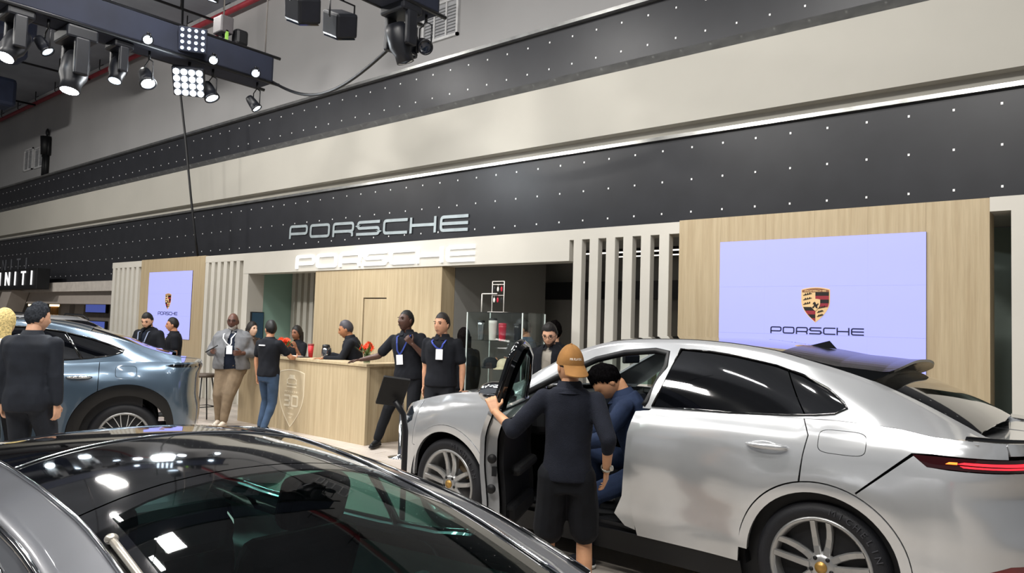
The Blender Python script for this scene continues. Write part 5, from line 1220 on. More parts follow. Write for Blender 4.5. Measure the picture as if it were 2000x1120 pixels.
            so = MB(); caps(so, heel+V3(0, 0, .016*k), toe+V3(0, 0, .016*k), .040*k, .040*k, 10); co, F = remesh(so, .010, 1); co[:, 2] = np.clip(co[:, 2], b.z+.001, b.z+.022); joinmesh('sole', [(co, F, 0)], [o.get('sole', M_trim)], sho)
    # lanyard and badge
    if o.get('lanyard'):
        m_l = mat('lanyard_'+o['lanyard'], o['lanyard'], .7); ys = -.122*g-infl-bel*.8-.020; bz = o.get('badge_z', 1.10); yb = -(.110*g+infl+bel*1.0)-.026; bx = o.get('badge_x', 0)
        mb = MB()
        for s in (-1, 1):
            P_ = [up(s*.062, .02, 1.475), up(s*.085, -.125*(.8+.2*g)-infl*.6, 1.425), up(s*(.085-.065*.35)+bx*.3, ys-.006, 1.425-(1.425-bz-.06)*.35), up(s*(.085-.065*.75)+bx*.8, (ys+yb)/2-.012, 1.425-(1.425-bz-.06)*.75), up(bx, yb-.006, bz+.06)]
            for a, b in zip(P_[:-1], P_[1:]):
                d = (b-a); sx = Vector((1, 0, 0)); sx = (sx-d.normalized()*sx.dot(d.normalized())).normalized()*.009*k; nz = d.cross(sx).normalized()*.002
                vs = [a-sx, a+sx, b+sx, b-sx]; mb.add([v+nz for v in vs]+[v-nz for v in vs], [(0, 1, 2, 3), (7, 6, 5, 4), (0, 4, 5, 1), (1, 5, 6, 2), (2, 6, 7, 3), (3, 7, 4, 0)])
        ly = mb.build('lanyard', m_l, t)
        b_ = MB().box((-.045, -.004, -.065), (.045, .0, .065)); T_ = U @ Matrix.Translation((bx*k, (yb-.012)*k, bz*k)); bd = MB().add([T_ @ Vector(v) for v in b_.v], b_.f).build('badge', mat('badge_white', 'e4e6ea', .4), ly)
    if o.get('patch'):                                # small white print on a sleeve or the back
        for kind in o['patch']:
            if kind == 'sleeve': sh, el, wr, fd = A[1]; p = sh.lerp(el, .55); nrm_ = Vector((.75, -.55, .1)); c_ = p+nrm_.normalized()*(.060*k*(.5+.5*g)+infl*.4+.004); w_, h_ = .040, .022
            else: c_ = up(.03, .112*g+infl+.012, 1.37); nrm_ = Vector((0, 1, .12)); w_, h_ = .055, .009
            Q = nrm_.to_track_quat('Z', 'Y').to_matrix().to_4x4(); Q.translation = c_
            MB().box((-w_, -h_, -.012), (w_, h_, .004), M=Q).build('printed_patch', mat('patch_white', 'd9d9dd', .6), t)
    return t, dict(U=U, A=A, HT=HT, Lg=Lg, up=up, k=k)
C_blk = fabric('black', '15171d'); C_navy = fabric('navy', '1a2130'); C_suit = fabric('suit', '20242c', .7, .1); C_grey = fabric('grey_melange', '6f7073'); C_khaki = fabric('khaki', '7a6a57'); C_jean = fabric('denim', '384a62'); C_slk = fabric('slacks', '14161b', .8, .1); C_knit = fabric('navy_knit', '20232d', .9, .6, 260); C_blue = fabric('blue_cotton', '37485a'); C_pat = fabric('speckled', '9a948a', bs=60); C_white = fabric('white_knit', 'd9d6cf'); C_lblue = fabric('dress_blue', '222e47')
slk = dict(m=C_slk); tan = 'c08a6a'; brn = '6b4632'; lite = 'd0a184'
W_sole = mat('white_sole', 'd8d6d0', .5)
# --- by the slate blue SUV
person('man in a dark suit seen from behind beside the slate blue SUV', (-7.53, 2.36), 1.77, 178, dict(hsize=.92, skin=lite, hair=('curly', '33363b'), face=False, girth=1.08, shoulders=1.1, top=dict(m=C_suit, sleeve=1.9, fit=.03, hem=.80, collar=.02, wr=.006, name='jacket'), legsw=dict(m=C_suit, fit=1.05), head=(-25, 8, 0), armL=((.10, .06, -1), (.02, -.12, -1)), armR=((-.12, .05, -1), (-.04, -.1, -1)), footL=(.14, .05), footR=(-.14, -.05), under=C_white, scollar=C_white))
person('blonde woman in a white top with a dark headband', (-8.26, 2.33), 1.70, 185, dict(skin=lite, hair=('long', 'd2bd84'), hairlen=.26, face=False, girth=.95, top=dict(m=C_white, sleeve=1.6, fit=.02), legsw=dict(m=C_slk)))
phm, phd = person('man in a black zip jacket looking down at his phone', (-12.2, 5.47), 1.74, -8, dict(hsize=.95, skin=lite, hair=('short', '100f10'), beard='17120f', head=(6, 24, 0), girth=1.08, top=dict(m=C_blk, sleeve=1.9, fit=.028, collar=.02, open=(.015, .045), name='jacket'), under=C_navy, legsw=slk, armL=((.30, -.10, -1), (-.55, -.8, -.05)), armR=((-.30, -.10, -1), (.55, -.8, -.05)), handL=dict(n=(-.3, 0, 1), curl=40), handR=dict(n=(.3, 0, 1), curl=40), lanyard='7d87a0', badge_z=1.0))
person('man in a black polo shirt with folded hands facing the phone user', (-12.48, 6.02), 1.66, -62, dict(hsize=.93, skin=tan, hair=('short', '14100e'), head=(-10, 4, 0), girth=1.05, top=dict(m=C_blk, sleeve=.62, collar=.02), legsw=slk, armL=((.12, .05, -1), (-.45, -.55, -.75)), armR=((-.12, .05, -1), (.45, -.55, -.75))))
# --- at the counter
bal, bald = person('bald man with a white beard in an open grey jacket by the bar stool', (-10.90, 6.20), 1.76, 2, dict(skin='5a3b30', hair=('bald', '2a1c16'), beard='b9b4ae', glasses=True, fat=.12, hsize=1.0, girth=1.48, belly=.07, head=(6, 2, 0), top=dict(m=C_grey, sleeve=1.55, fit=.035, hem=.86, collar=.02, open=(.10, .05), ox=.05, name='jacket', wr=.006), under=C_navy, legsw=dict(m=C_khaki, fit=1.06), armL=((.40, .05, -.9), (-.35, -.85, .02)), armR=((-.45, .05, -.9), (.35, -.85, .05)), footL=(-.02, -.16), footR=(-.16, .02), lanyard='d7d9dc', badge_z=1.19, badge_x=.06, shoe=mat('cream_leather', 'cfc3b4', .5), sole=W_sole))
person('dark haired woman half hidden behind the man in the grey jacket', (-11.75, 7.02), 1.62, 62, dict(skin='d9b49c', hair=('long', '17120f'), hairlen=.20, girth=.9, top=dict(m=fabric('taupe', '5b4d45'), sleeve=1.9, fit=.02), legsw=slk))
jea, jead = person('man in a black tee shirt and blue jeans with his back to the aisle', (-9.86, 6.21), 1.66, 158, dict(patch=['back'], skin=tan, hair=('short', '070606'), head=(62, 0, 0), girth=1.02, top=dict(m=C_blk, sleeve=.62, fit=.019, collar=.01), legsw=dict(m=C_jean, fit=.98), armL=((.25, -.05, -1), (.03, -.18, -1)), armR=((-.35, -.55, -.7), (.3, -.9, -.1)), footL=(.16, -.06), footR=(-.04, .10), lanyard='4a4560', badge_z=1.1, shoe=C_blk, sole=W_sole))
person('woman with long dark hair leaning behind the counter flowers', (-10.75, 7.30), 1.58, -38, dict(skin='8a5c45', hair=('long', '120e0c'), hairlen=.26, girth=.95, head=(10, 4, 0), top=dict(m=C_blk, sleeve=1.2, fit=.018), legsw=slk, armL=((.2, -.3, -.9), (-.1, -.4, .85)), armR=((-.35, -.5, -.7), (-.2, -.5, .8))))
person('grey haired man in a black zip jacket behind the counter', (-9.05, 7.22), 1.72, -82, dict(skin='a5714f', hair=('short', '37343a'), head=(-6, 16, 0), lean=14, girth=1.05, top=dict(m=C_blk, sleeve=1.9, fit=.025, collar=.03, name='jacket'), legsw=slk, armL=((.15, -.45, -.85), (-.05, -.95, .05)), armR=((-.1, -.30, -.95), (.05, -.9, .30)), handL=dict(n=(0, -.1, -1), curl=12)))
blk, blkd = person('tall man in black with a blue lanyard leaning on the counter, hand on chin', (-7.45, 6.82), 1.86, -12, dict(patch=['sleeve'], skin='4a3026', hair=('buzz', '0b0908'), head=(-32, -6, -4), girth=1.06, tilt=-5, top=dict(m=C_blk, sleeve=.72, fit=.019, collar=.018), legsw=dict(m=C_slk), armL=((.35, -.35, -.80), (-.72, -.42, .80)), armR=((-.72, -.10, -.85), (-.95, -.05, -.22)), handR=dict(n=(0, -.1, -1), d=(-1, -.1, -.15), curl=14, spread=10), handL=dict(n=(-.2, .9, .2), curl=62), footL=(.10, .08), footR=(-.42, -.02), lanyard='2a3f8e', badge_z=1.14, badge_x=-.05, shoe=M_black))
person('man in a black polo with red and blue lanyard standing by the silver SUV hood', (-6.64, 6.62), 1.82, -14, dict(skin='c08e70', hair=('short', '1c1613'), head=(-16, 0, 0), girth=1.10, top=dict(m=C_blk, sleeve=.70, fit=.020, collar=.02), legsw=slk, armL=((.28, .05, -1), (.02, -.12, -1)), armR=((-.1, .12, -1), (.0, -.1, -1)), lanyard='3346a0', badge_z=1.27, badge_x=.03))
person('dark haired woman in black beside the glass display cabinet', (-6.95, 7.35), 1.64, -150, dict(skin=lite, hair=('long', '161313'), hairlen=.34, face=False, girth=.98, top=dict(m=C_blk, sleeve=1.9, fit=.02), legsw=slk))
person('man in a blue short sleeved shirt turned away behind the open door', (-6.33, 7.92), 1.80, -112, dict(skin=tan, hair=('short', '120f0e'), girth=1.05, head=(10, 14, 0), top=dict(m=C_blue, sleeve=.75, fit=.02, collar=.02), legsw=slk, armL=((.1, -.2, -1), (-.1, -.95, .1)), armR=((-.1, -.2, -1), (.1, -.95, .1))))
person('man in glasses and speckled shirt with open black jacket looking down', (-5.30, 7.10), 1.74, -22, dict(skin=lite, hair=('full', '15110f'), beard='4a382e', glasses=True, head=(6, 20, 0), girth=1.05, top=dict(m=C_blk, sleeve=1.9, fit=.028, open=(.06, .07), name='jacket'), under=C_pat, legsw=slk))
person('dark haired visitor standing behind the man in glasses', (-5.64, 7.64), 1.76, -170, dict(skin=lite, hair=('full', '0d0b0b'), face=False, girth=1.0, top=dict(m=C_blk, sleeve=1.9, fit=.025), legsw=slk))
# --- at the open door
cap_t, cd = person('man in a brown cap, navy sweater and black shorts holding the car door', (-2.55, 3.62), 1.60, 172, dict(drop=.018, skin='c79470', hair=('none', '17120f'), face=False, girth=.86, shoulders=.92, vox=.0095, head=(24, -4, 0), hsize=.97, top=dict(m=C_knit, sleeve=1.30, fit=.020, hem=.84, collar=.022, wr=.0035, name='sweater'), legsw=dict(m=C_slk, short=.86, fit=1.12), reachL=((-3.00, 3.47, 1.17), (.3, .6, -1)), reachR=((-2.345, 3.72, .87), (-.3, .8, -.1)), handL=dict(n=(.3, -.9, .1), d=(.35, -.4, .75), curl=52), handR=dict(n=(.9, -.3, 0), curl=24), footL=(.14, .02), footR=(-.12, .0), shoe=C_white, sole=W_sole))
HT = cd['HT']; M_cap = fabric('tan_twill', '8f6638', .8, .2, 300)
# cap worn with the peak to the back
def cap_pt(a, p, r=1.10): return Vector((.073*r*math.sin(p)*math.sin(a), -.093*r*math.sin(p)*math.cos(a)+.004, .118*r*math.cos(p)+.006))
cap = empty('cap', (0, 0, 0)); cap.parent = cap_t
for i in range(6):
    mb = MB(); vs = []; na, npn = 7, 12
    for j in range(npn):
        for q in range(na):
            a = 2*PI*(i+q/(na-1))/6; p = .02+(1.50-.02)*j/(npn-1); sw = 1.10+.02*math.sin(PI*q/(na-1)); vs.append(HT @ cap_pt(a, p, sw))
    mb.add(vs, [(j*na+q, (j+1)*na+q, (j+1)*na+q+1, j*na+q+1) for j in range(npn-1) for q in range(na-1)], smooth=True); mb.build('cap_panel', M_cap, cap)
MB().ell(HT @ Vector((0, .004, .138)), (.008, .008, .005), 10, 6).build('cap_button', M_cap, cap)
vs = []; n = 13
for u in range(5):
    for i in range(n):
        a = PI+(-.95+1.9*i/(n-1)); b0 = cap_pt(a, 1.46, 1.11); ex = .078*u/4*math.cos((a-PI)*.9)**.7; vs.append(HT @ Vector((b0.x*(1+.10*u/4), b0.y+ex, b0.z-.012*u/4-.55*ex-.10*abs(math.sin(a))**2*ex)))
fs = [(u*n+i, u*n+i+1, (u+1)*n+i+1, (u+1)*n+i) for u in range(4) for i in range(n-1)]; lo_ = [Vector(v)-Vector((0, 0, .004)) for v in vs]; o_ = len(vs)
MB().add(vs+lo_, fs+[tuple(i+o_ for i in f)[::-1] for f in fs], smooth=True).build('cap_peak', M_cap, cap)
me = text_mesh('MR PLAYERS', .018, .0); 
for v in me.vertices:
    a = PI+v.co.x/.098; p = 1.18-v.co.y/.118; r = 1.128; v.co = HT @ cap_pt(a, p, r)
me.materials.append(mat('cap_print', 'f2ece0', .6)); o_ = bpy.data.objects.new('cap_lettering', me); COL.objects.link(o_); o_.parent = cap
# hair below the cap, wrist watch
mb = MB(); vs = []; n = 13
for j in range(4):
    for i in range(n): a = PI+(-1.25+2.5*i/(n-1)); q = cap_pt(a, 1.42+.16*j*(.55+.45*math.cos(a-PI)), 1.05-.015*j); vs.append(HT @ Vector((q.x, q.y-.012*j*(1 if j > 1 else 0), q.z)))
mb.add(vs, [(j*n+i, j*n+i+1, (j+1)*n+i+1, (j+1)*n+i) for j in range(3) for i in range(n-1)], smooth=True); mb.build('hair', mat('hair_17120f', '17120f', .6), cap_t)
sh, el, wr, fd = cd['A'][-1]; mb = MB(); Mq = Matrix.Translation(wr-fd*.025) @ fd.to_track_quat('Z', 'Y').to_matrix().to_4x4()
wt = MB().lathe([(.030, -.008), (.034, -.007), (.034, .007), (.030, .008)], 18, M=Mq, close=True).build('wrist_watch', mat('watch_steel', 'b9b7ae', .25, metal=.8), cap_t)
MB().lathe([(.017, 0), (.017, .006), (0, .007)], 16, M=Matrix.Translation(wr-fd*.025) @ Vector((-.8, .5, .1)).to_track_quat('Z', 'Y').to_matrix().to_4x4() @ Matrix.Translation((0, 0, .032))).build('watch_case', mat('watch_face', 'd6d2c6', .2, metal=.5), wt)
person('dark haired man in navy seated sideways in the open silver SUV, head bowed', (-2.69, 4.80), 1.73, -100, dict(skin='c79470', hair=('full', '0c0b0c'), vox=.010, head=(14, 58, 0), hips=(0, 0, -.20), lean=20, face=False, girth=1.0, top=dict(m=C_lblue, sleeve=1.9, fit=.024, hem=.86, collar=.02, wr=.006, name='jacket'), legsw=dict(m=C_lblue), armL=((.15, -.55, -.8), (-.1, -.9, -.2)), armR=((-.15, -.6, -.8), (.1, -.9, -.1)), wfootL=(-3.0, 4.47, .005), wfootR=(-3.15, 4.95, .37), shoe=C_blk, sole=W_sole))
# ================================================================== furniture and props
ct = empty('service_counter', (-9.65, 6.57, 0), label='oak service counter with engraved shield emblem on its front', cat='counter')
n = 7; wd = 3.26/n
for i in range(n): MB().box((-1.63+wd*i+.0005, 0, .0), (-1.63+wd*(i+1)-.0005, .05, 1.075)).build('front_board', M_oak, ct)
MB().box((1.56, .05, 0), (1.61, .66, 1.075)).build('side_panel', M_oak, ct); MB().box((-1.61, .05, 0), (-1.56, .66, 1.075)).build('side_panel', M_oak, ct)
MB().box((-1.65, -.02, 1.075), (1.64, .36, 1.115), bev=.004).build('counter_top', M_oak, ct); MB().box((1.30, .36, 1.075), (1.64, .68, 1.115), bev=.004).build('counter_return', M_oak, ct)
MB().box((-1.56, .06, .70), (1.3, .60, .73)).build('work_shelf', M_oak, ct)
M_eng = mat('engraved_pale', 'ded3bb', .4, var=.02); M_engd = mat('shield_tint', 'bfae90', .42, var=.03)
ex, ez = -.13, .50                                                   # emblem
def shld(w, h): return [(x, y) for x, y in shield(w, h, 14, .05)]
S = shld(.64/1.12, .86/1.12); Mx = wallM(ex, -.001, ez) @ Matrix.Scale(1.12, 4)
em = MB().prism(S, .0015, 0, Mx).build('shield_field', M_engd, ct)
mb = MB(); stroke(mb, S, .012, .004, Mx, closed=True); mb.build('shield_outline', M_eng, ct)
mb = MB(); T_ = Mx @ Matrix.Translation((0, .235, 0))
for pts in ([(-.10, -.03), (-.11, .01), (-.07, .03), (-.05, .075), (.05, .075), (.07, .03), (.11, .01), (.10, -.03)], [(-.07, .03), (.07, .03)], [(-.10, -.045), (.10, -.045)]): stroke(mb, pts, .010, .004, T_)
mb.prism([(-.045, .035), (-.04, .07), (.04, .07), (.045, .035)], .004, 0, T_); mb.box((-.115, -.05, 0), (-.085, -.02, .004), M=T_); mb.box((.085, -.05, 0), (.115, -.02, .004), M=T_); mb.build('car_icon', M_eng, ct)
MB().box((-.11, .145, 0), (.11, .160, .004), M=Mx).build('emblem_line', M_eng, ct)
wordmark('PORSCHE', .32, M_eng, Mx @ Matrix.Translation((0, .085, 0)), ct, name='emblem_lettering', ext=.004, sw=.16, each=False)
mb = MB(); T_ = Mx @ Matrix.Translation((0, -.035, 0))
stroke(mb, [(-.16, .065), (-.03, .065), (-.03, -.065), (-.16, -.065)], .026, .005, T_, r=.02); stroke(mb, [(-.15, 0), (-.03, 0)], .026, .005, T_)
stroke(mb, [(.02, 0), (.02, .065), (.15, .065), (.15, -.065), (.02, -.065), (.02, 0)], .026, .005, T_, r=.02); mb.build('emblem_numeral', M_eng, ct)
for i, (t_, y, s_) in enumerate([('YEARS', -.135, .035), ('MIDDLE', -.215, .032), ('EAST', -.262, .032)]): text_obj('emblem_lettering', t_, s_, M_eng, Mx @ Matrix.Translation((0, y, .002)), ct, sx=1.3)
# things on the counter
def vase(loc, label, seed, rz=0):
    g = random.Random(seed); t = empty('flower_vase', loc, rz, label=label, cat='flowers')
    MB().lathe([(0, 0), (.045, .0), (.05, .02), (.045, .09), (.05, .13), (.046, .13), (.042, .09), (.045, .02), (0, .015)], 18).build('vase', glass_mat('vase_glass', 'd8e2dc'), t)
    MB().lathe([(0, .016), (.043, .016), (.040, .08), (0, .08)], 16).build('water', mat('vase_water', '8a8f7a', .2), t)
    M_or = mat('petal_orange', 'e8471f', .5, var=.12, scale=40); M_gr_ = mat('leaf_green', '4c6b2c', .5, var=.15, scale=30)
    for i in range(6):
        a = g.uniform(0, 6.28); r = g.uniform(.02, .09); c = Vector((r*math.cos(a), r*math.sin(a), g.uniform(.17, .26)))
        fl = bpy.data.objects.new('blossom', None); COL.objects.link(fl); fl.parent = t; fl.location = c; fl.rotation_euler = (g.uniform(.5, 1.4), 0, math.atan2(c.y, c.x)+PI/2 if i else .6)
        for L, n_, zz in ((.065, 11, 0), (.045, 8, .008)):
            for q in range(n_):
                th = 2*PI*q/n_; d = Vector((math.cos(th), math.sin(th), 0)); s_ = Vector((-d.y, d.x, 0))
                MB().add([d*.008+V3(0, 0, zz), d*L*.55+s_*.011+V3(0, 0, zz+.012), d*L+V3(0, 0, zz+.008), d*L*.55-s_*.011+V3(0, 0, zz+.012)], [(0, 1, 2, 3)]).build('petal', M_or, fl)
        MB().ell((0, 0, .012), (.012, .012, .008), 10, 6).build('flower_centre', mat('flower_eye', 'b8321a', .6), fl)
        MB().tube([Vector((0, 0, .04)), c*.6+V3(0, 0, .03), c], .003, 5).build('stem', M_gr_, t)
    for i in range(14):
        a = g.uniform(0, 6.28); d = Vector((math.cos(a), math.sin(a), g.uniform(.5, 1.4))).normalized(); L = g.uniform(.16, .26); s_ = d.cross(V3(0, 0, 1)).normalized()*.014; b = V3(0, 0, .10)
        MB().add([b, b+d*L*.5+s_, b+d*L, b+d*L*.5-s_], [(0, 1, 2, 3)]).build('leaf', M_gr_, t)
    return t
zc_ = 1.116
vase((-8.22, 6.72, zc_), 'orange flowers in a small glass vase at the counter corner', 3)
vase((-10.22, 6.72, zc_), 'red and green flower arrangement on the counter before the woman', 5)
t = empty('thermos_jug', (-9.28, 6.80, zc_), label='steel thermos jug with black lid on the counter', cat='jug')
MB().lathe([(0, 0), (.062, 0), (.066, .01), (.066, .14), (.055, .17), (0, .17)], 24).build('jug_body', M_chrome, t); MB().lathe([(.056, .165), (.058, .19), (.048, .215), (0, .22)], 20).build('jug_lid', M_black, t)
MB().tube([(.05, 0, .18), (.11, 0, .16), (.12, 0, .09), (.066, 0, .05)], .010, 8).build('jug_handle', M_black, t); MB().tube([(-.045, 0, .19), (-.085, 0, .20)], [.014, .009], 8).build('spout', M_black, t)
t = empty('paper_cup', (-9.75, 6.86, zc_), label='tall red paper cup with a lid on the counter', cat='cup')
MB().lathe([(0, 0), (.032, 0), (.046, .19), (.042, .19), (0, .18)], 22).build('cup_body', mat('cup_red', 'b3262c', .5, var=.12, scale=30), t); MB().lathe([(.048, .185), (.049, .20), (.042, .21), (0, .21)], 22).build('cup_lid', mat('cup_lid', '7a2a26', .5), t)
t = empty('serving_tray', (-9.95, 6.72, zc_), label='flat tray of printed sheets on the counter top', cat='tray')
MB().box((-.26, -.09, 0), (.26, .09, .012), bev=.003).build('tray_base', mat('tray_dark', '3a3230', .4), t); MB().box((-.24, -.075, .012), (.10, .075, .018)).build('sheet', mat('sheet_pale', 'c9c0b8', .6), t)
bs = empty('bar_stool', (-11.50, 6.08, 0), label='tall bar stool with thin black legs by the slat screen', cat='stool')
MB().lathe([(0, .72), (.17, .72), (.19, .745), (.17, .775), (0, .78)], 26).build('seat', mat('stool_seat', '4d4238', .6), bs)
for i in range(4): a = PI/4+i*PI/2; MB().tube([(.12*math.cos(a), .12*math.sin(a), .73), (.24*math.cos(a), .24*math.sin(a), 0)], .011, 8).build('leg', M_black, bs)
MB().tube([(.205*math.cos(PI/4+i*PI/2), .205*math.sin(PI/4+i*PI/2), .25) for i in range(5)], .008, 6).build('foot_ring', M_black, bs)
tag(MB().box((-.035, -.005, -.07), (.035, .005, .07), bev=.003).build('phone', M_black, None, loc=(-11.98, 5.20, 1.175), rot=(R(-50), 0, R(30))), 'black phone held by the man in the zip jacket', 'phone')
tag(MB().tube([(-.09, 0, -.05), (.09, 0, .06)], .009, 8).build('pen', M_black, None, loc=(-10.83, 5.82, 1.20), rot=(0, 0, R(40))), 'slim black pen held by the man in the grey jacket', 'pen')
# info stand in front of the silver SUV
st = empty('info_stand', (-4.13, 3.74, 0), R(39.8), label='black info stand with tilted tablet before the silver SUV bumper', cat='stand')
MB().lathe([(0, 0), (.19, 0), (.19, .012), (.05, .02), (0, .02)], 30).build('base', M_black, st)
MB().tube([(.02, 0, .015), (.02, 0, .90), (.0, 0, 1.02), (-.06, -.03, 1.12)], .022, 12).build('post', M_dk, st)
Mt = Matrix.Translation((-.08, -.02, 1.19)) @ Matrix.Rotation(R(8), 4, 'Y') @ Matrix.Rotation(R(200), 4, 'Z') @ Matrix.Rotation(R(-32), 4, 'X')
MB().box((-.10, -.012, -.13), (.10, .012, .13), bev=.006, M=Mt).build('tablet_housing', M_black, st); MB().box((-.085, -.0135, -.115), (.085, -.0125, .115), M=Mt).build('tablet_display', mat('display_dark', '0b0d12', .1, coat=1), st)
t = empty('queue_post', (-7.05, 6.35, 0), label='slim chrome crowd barrier post between the two men in black', cat='post')
MB().lathe([(0, 0), (.15, 0), (.15, .015), (.04, .03), (.026, .05), (.026, .95), (0, .95)], 24).build('post_tube', M_chrome, t); MB().lathe([(.026, .93), (.045, .95), (.045, .98), (0, 1.0)], 20).build('post_cap', M_chrome, t); MB().box((-.006, -.04, .86), (.006, -.02, .92)).build('belt_clip', M_dk, t)
# small white cards on the floor beside the silver SUV
for i, (x, y, rz) in enumerate([(-2.55, 4.28, .4), (-2.18, 4.26, -.2)]):
    tag(MB().box((-.06, -.035, 0), (.06, .035, .02), bev=.004).build('floor_plate', mat('floor_plate_grey', '9a9aa0', .4), None, loc=(x, y, .0), rot=(0, 0, rz)), ['small grey floor plate just beyond the capped man beside the silver SUV', 'small grey floor plate nearer to the silver SUV rear wheel'][i], 'floor plate')
# glass display cabinet with merchandise
gc = empty('display_cabinet', (-6.12, 7.0, 0), label='clear glass display cabinet of mugs, flasks and caps', cat='cabinet')
G_case = glass_mat('case_glass', 'f8fbfa'); Wc, Dc, Hc = .92, .45, 1.86
for nm, a, b in (('glass_front', (-Wc/2, 0, .45), (Wc/2, .005, Hc)), ('glass_back', (-Wc/2, Dc, .45), (Wc/2, Dc+.005, Hc)), ('glass_side', (-Wc/2, 0, .45), (-Wc/2+.005, Dc, Hc)), ('glass_side', (Wc/2-.005, 0, .45), (Wc/2, Dc, Hc)), ('glass_top', (-Wc/2, 0, Hc), (Wc/2, Dc, Hc+.006)), ('glass_shelf', (-Wc/2+.01, .02, 1.50), (Wc/2-.01, Dc-.02, 1.506)), ('glass_shelf', (-Wc/2+.01, .02, 1.16), (Wc/2-.01, Dc-.02, 1.166)), ('glass_shelf', (-Wc/2+.01, .02, .84), (Wc/2-.01, Dc-.02, .846))): MB().box(a, b).build(nm, G_case, gc)
MB().box((-Wc/2, 0, 0), (Wc/2, Dc, .45), bev=.004).build('plinth', M_white, gc)
for x in (-Wc/2, Wc/2):
    for y in (0, Dc): MB().box((x-.006, y-.004, .45), (x+.006, y+.008, Hc)).build('corner_edge', mat('glass_edge', 'dfe9e4', .4), gc)
mf = mat('flask_white', 'd9d6d0', .35); mk = mat('flask_black', '1d1e20', .35); mr_ = mat('flask_red', 'b8243a', .35); ms = mat('flask_steel', 'a9adb0', .2, metal=.8)
X0, Y0 = -6.12, 7.0
def flask(x, y, z, r, h, m_, label, lid=M_black):
    t = empty('flask', (X0+x, Y0+y, z), label=label, cat='flask'); MB().lathe([(0, 0), (r*.82, 0), (r*.84, .01), (r, h*.8), (r, h), (0, h)], 22).build('flask_body', m_, t); MB().lathe([(r*1.02, h-.004), (r*1.02, h+.018), (r*.5, h+.024), (0, h+.024)], 22).build('flask_lid', lid, t)
flask(-.12, .12, 1.508, .055, .26, mf, 'tall white flask with black lid on the top cabinet shelf'); flask(.06, .10, 1.508, .05, .20, mr_, 'red flask on the top cabinet shelf', mr_); flask(-.34, .14, 1.508, .048, .23, ms, 'steel tumbler with glassy sides on the top cabinet shelf'); flask(-.23, .24, 1.508, .04, .14, mk, 'short black flask on the top cabinet shelf'); flask(.18, .26, 1.508, .055, .20, mk, 'wide black flask behind the red flask in the cabinet')
def cap_item(x, y, z, m_, label, rz):
    t = empty('baseball_cap', (X0+x, Y0+y, z), rz, label=label, cat='cap'); vs = []; n = 20
    MB().lathe([(.098, 0), (.100, .03), (.090, .075), (.060, .105), (.02, .118), (0, .12)], 22).build('cap_crown', m_, t)
    vs = [];
    for u in range(4):
        for i in range(9): a = -PI/2+(-1+2*i/8)*1.0; vs.append((.098*math.cos(a)*(1+.05*u), .098*math.sin(a)-.075*u/3*math.cos(a+PI/2), .004-.006*u))
    fs = [(u*9+i, u*9+i+1, (u+1)*9+i+1, (u+1)*9+i) for u in range(3) for i in range(8)]; MB().add(vs+[(a, b, c-.004) for a, b, c in vs], fs+[tuple(i+36 for i in f)[::-1] for f in fs], smooth=True).build('cap_visor', m_, t)
ck = fabric('cap_black', '22252a'); cb = fabric('cap_cream', 'cfc3a6'); cg = fabric('cap_grey', '4b4a48')
cap_item(-.20, .20, 1.168, ck, 'black baseball cap on the middle cabinet shelf', .3); cap_item(.06, .16, 1.168, cb, 'cream baseball cap on the middle cabinet shelf', 0); cap_item(.30, .24, 1.168, cg, 'grey baseball cap on the middle cabinet shelf', -.4); cap_item(-.30, .28, 1.168, cg, 'dark grey baseball cap at the back of the middle cabinet shelf', .9)
def mug(x, y, z, m_, label):
    t = empty('mug', (X0+x, Y0+y, z), label=label, cat='mug'); MB().lathe([(0, 0), (.038, 0), (.042, .01), (.042, .10), (.038, .10), (.036, .012), (0, .010)], 22).build('mug_body', m_, t); MB().tube([(.04, 0, .085), (.07, 0, .08), (.075, 0, .05), (.065, 0, .025), (.04, 0, .02)], .006, 8).build('mug_handle', m_, t)
mug(-.10, .14, .848, mf, 'white mug on the lower cabinet shelf'); mug(.14, .16, .848, mf, 'small white cup on the lower cabinet shelf')
tag(MB().ell((0, 0, .13), (.24, .16, .13), 24, 12).build('travel_bag', fabric('bag_sand', 'a89878'), None, loc=(X0-.2, Y0+.24, .452)), 'sand coloured soft bag in the bottom of the glass cabinet', 'bag')
cr = empty('keyring_rack', (X0-.10, Y0+.18, Hc+.006), label='white frame rack of key rings on top of the glass cabinet', cat='rack')
for x in (-.10, .10): MB().tube([(x, 0, 0), (x, 0, .40)], .006, 8).build('rack_upright', mf, cr)
MB().box((-.13, -.05, 0), (.13, .05, .008)).build('rack_base', mf, cr)
for z in (.36, .40): MB().tube([(-.10, 0, z), (.10, 0, z)], .006, 8).build('rack_bar', mf, cr)
MB().tube([(-.10, 0, .22), (.10, 0, .22)], .004, 8).build('rack_bar', mf, cr)
for z in (.30, .16):
    for i, x in enumerate((-.06, 0, .06)):
        kr = MB().tube([(x, -.004, z+.06), (x, -.004, z+.03)], .002, 5); kr.ell((x, -.006, z), (.018, .005, .032), 10, 8); kr.build('key_ring', [mk, mf, mr_][(i+(z < .2)) % 3], cr)
fr_ = MB(); 
for a, b in (((-.36, 0, 0), (-.36, 0, .24)), ((-.36, 0, .24), (-.1, 0, .24))): fr_.tube([a, b], .008, 8)
tag(fr_.build('display_bracket', mf, None, loc=(X0, Y0+.16, Hc+.006)), 'white angled bracket on top of the glass cabinet', 'bracket')

# grey letters on the LED fascia: same word mark, seen just above the lit one
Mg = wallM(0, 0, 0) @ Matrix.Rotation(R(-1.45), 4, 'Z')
wordmark('PORSCHE', 5.0, M_gl, Mg, sg, ext=.012, sw=.19, cap=.275)

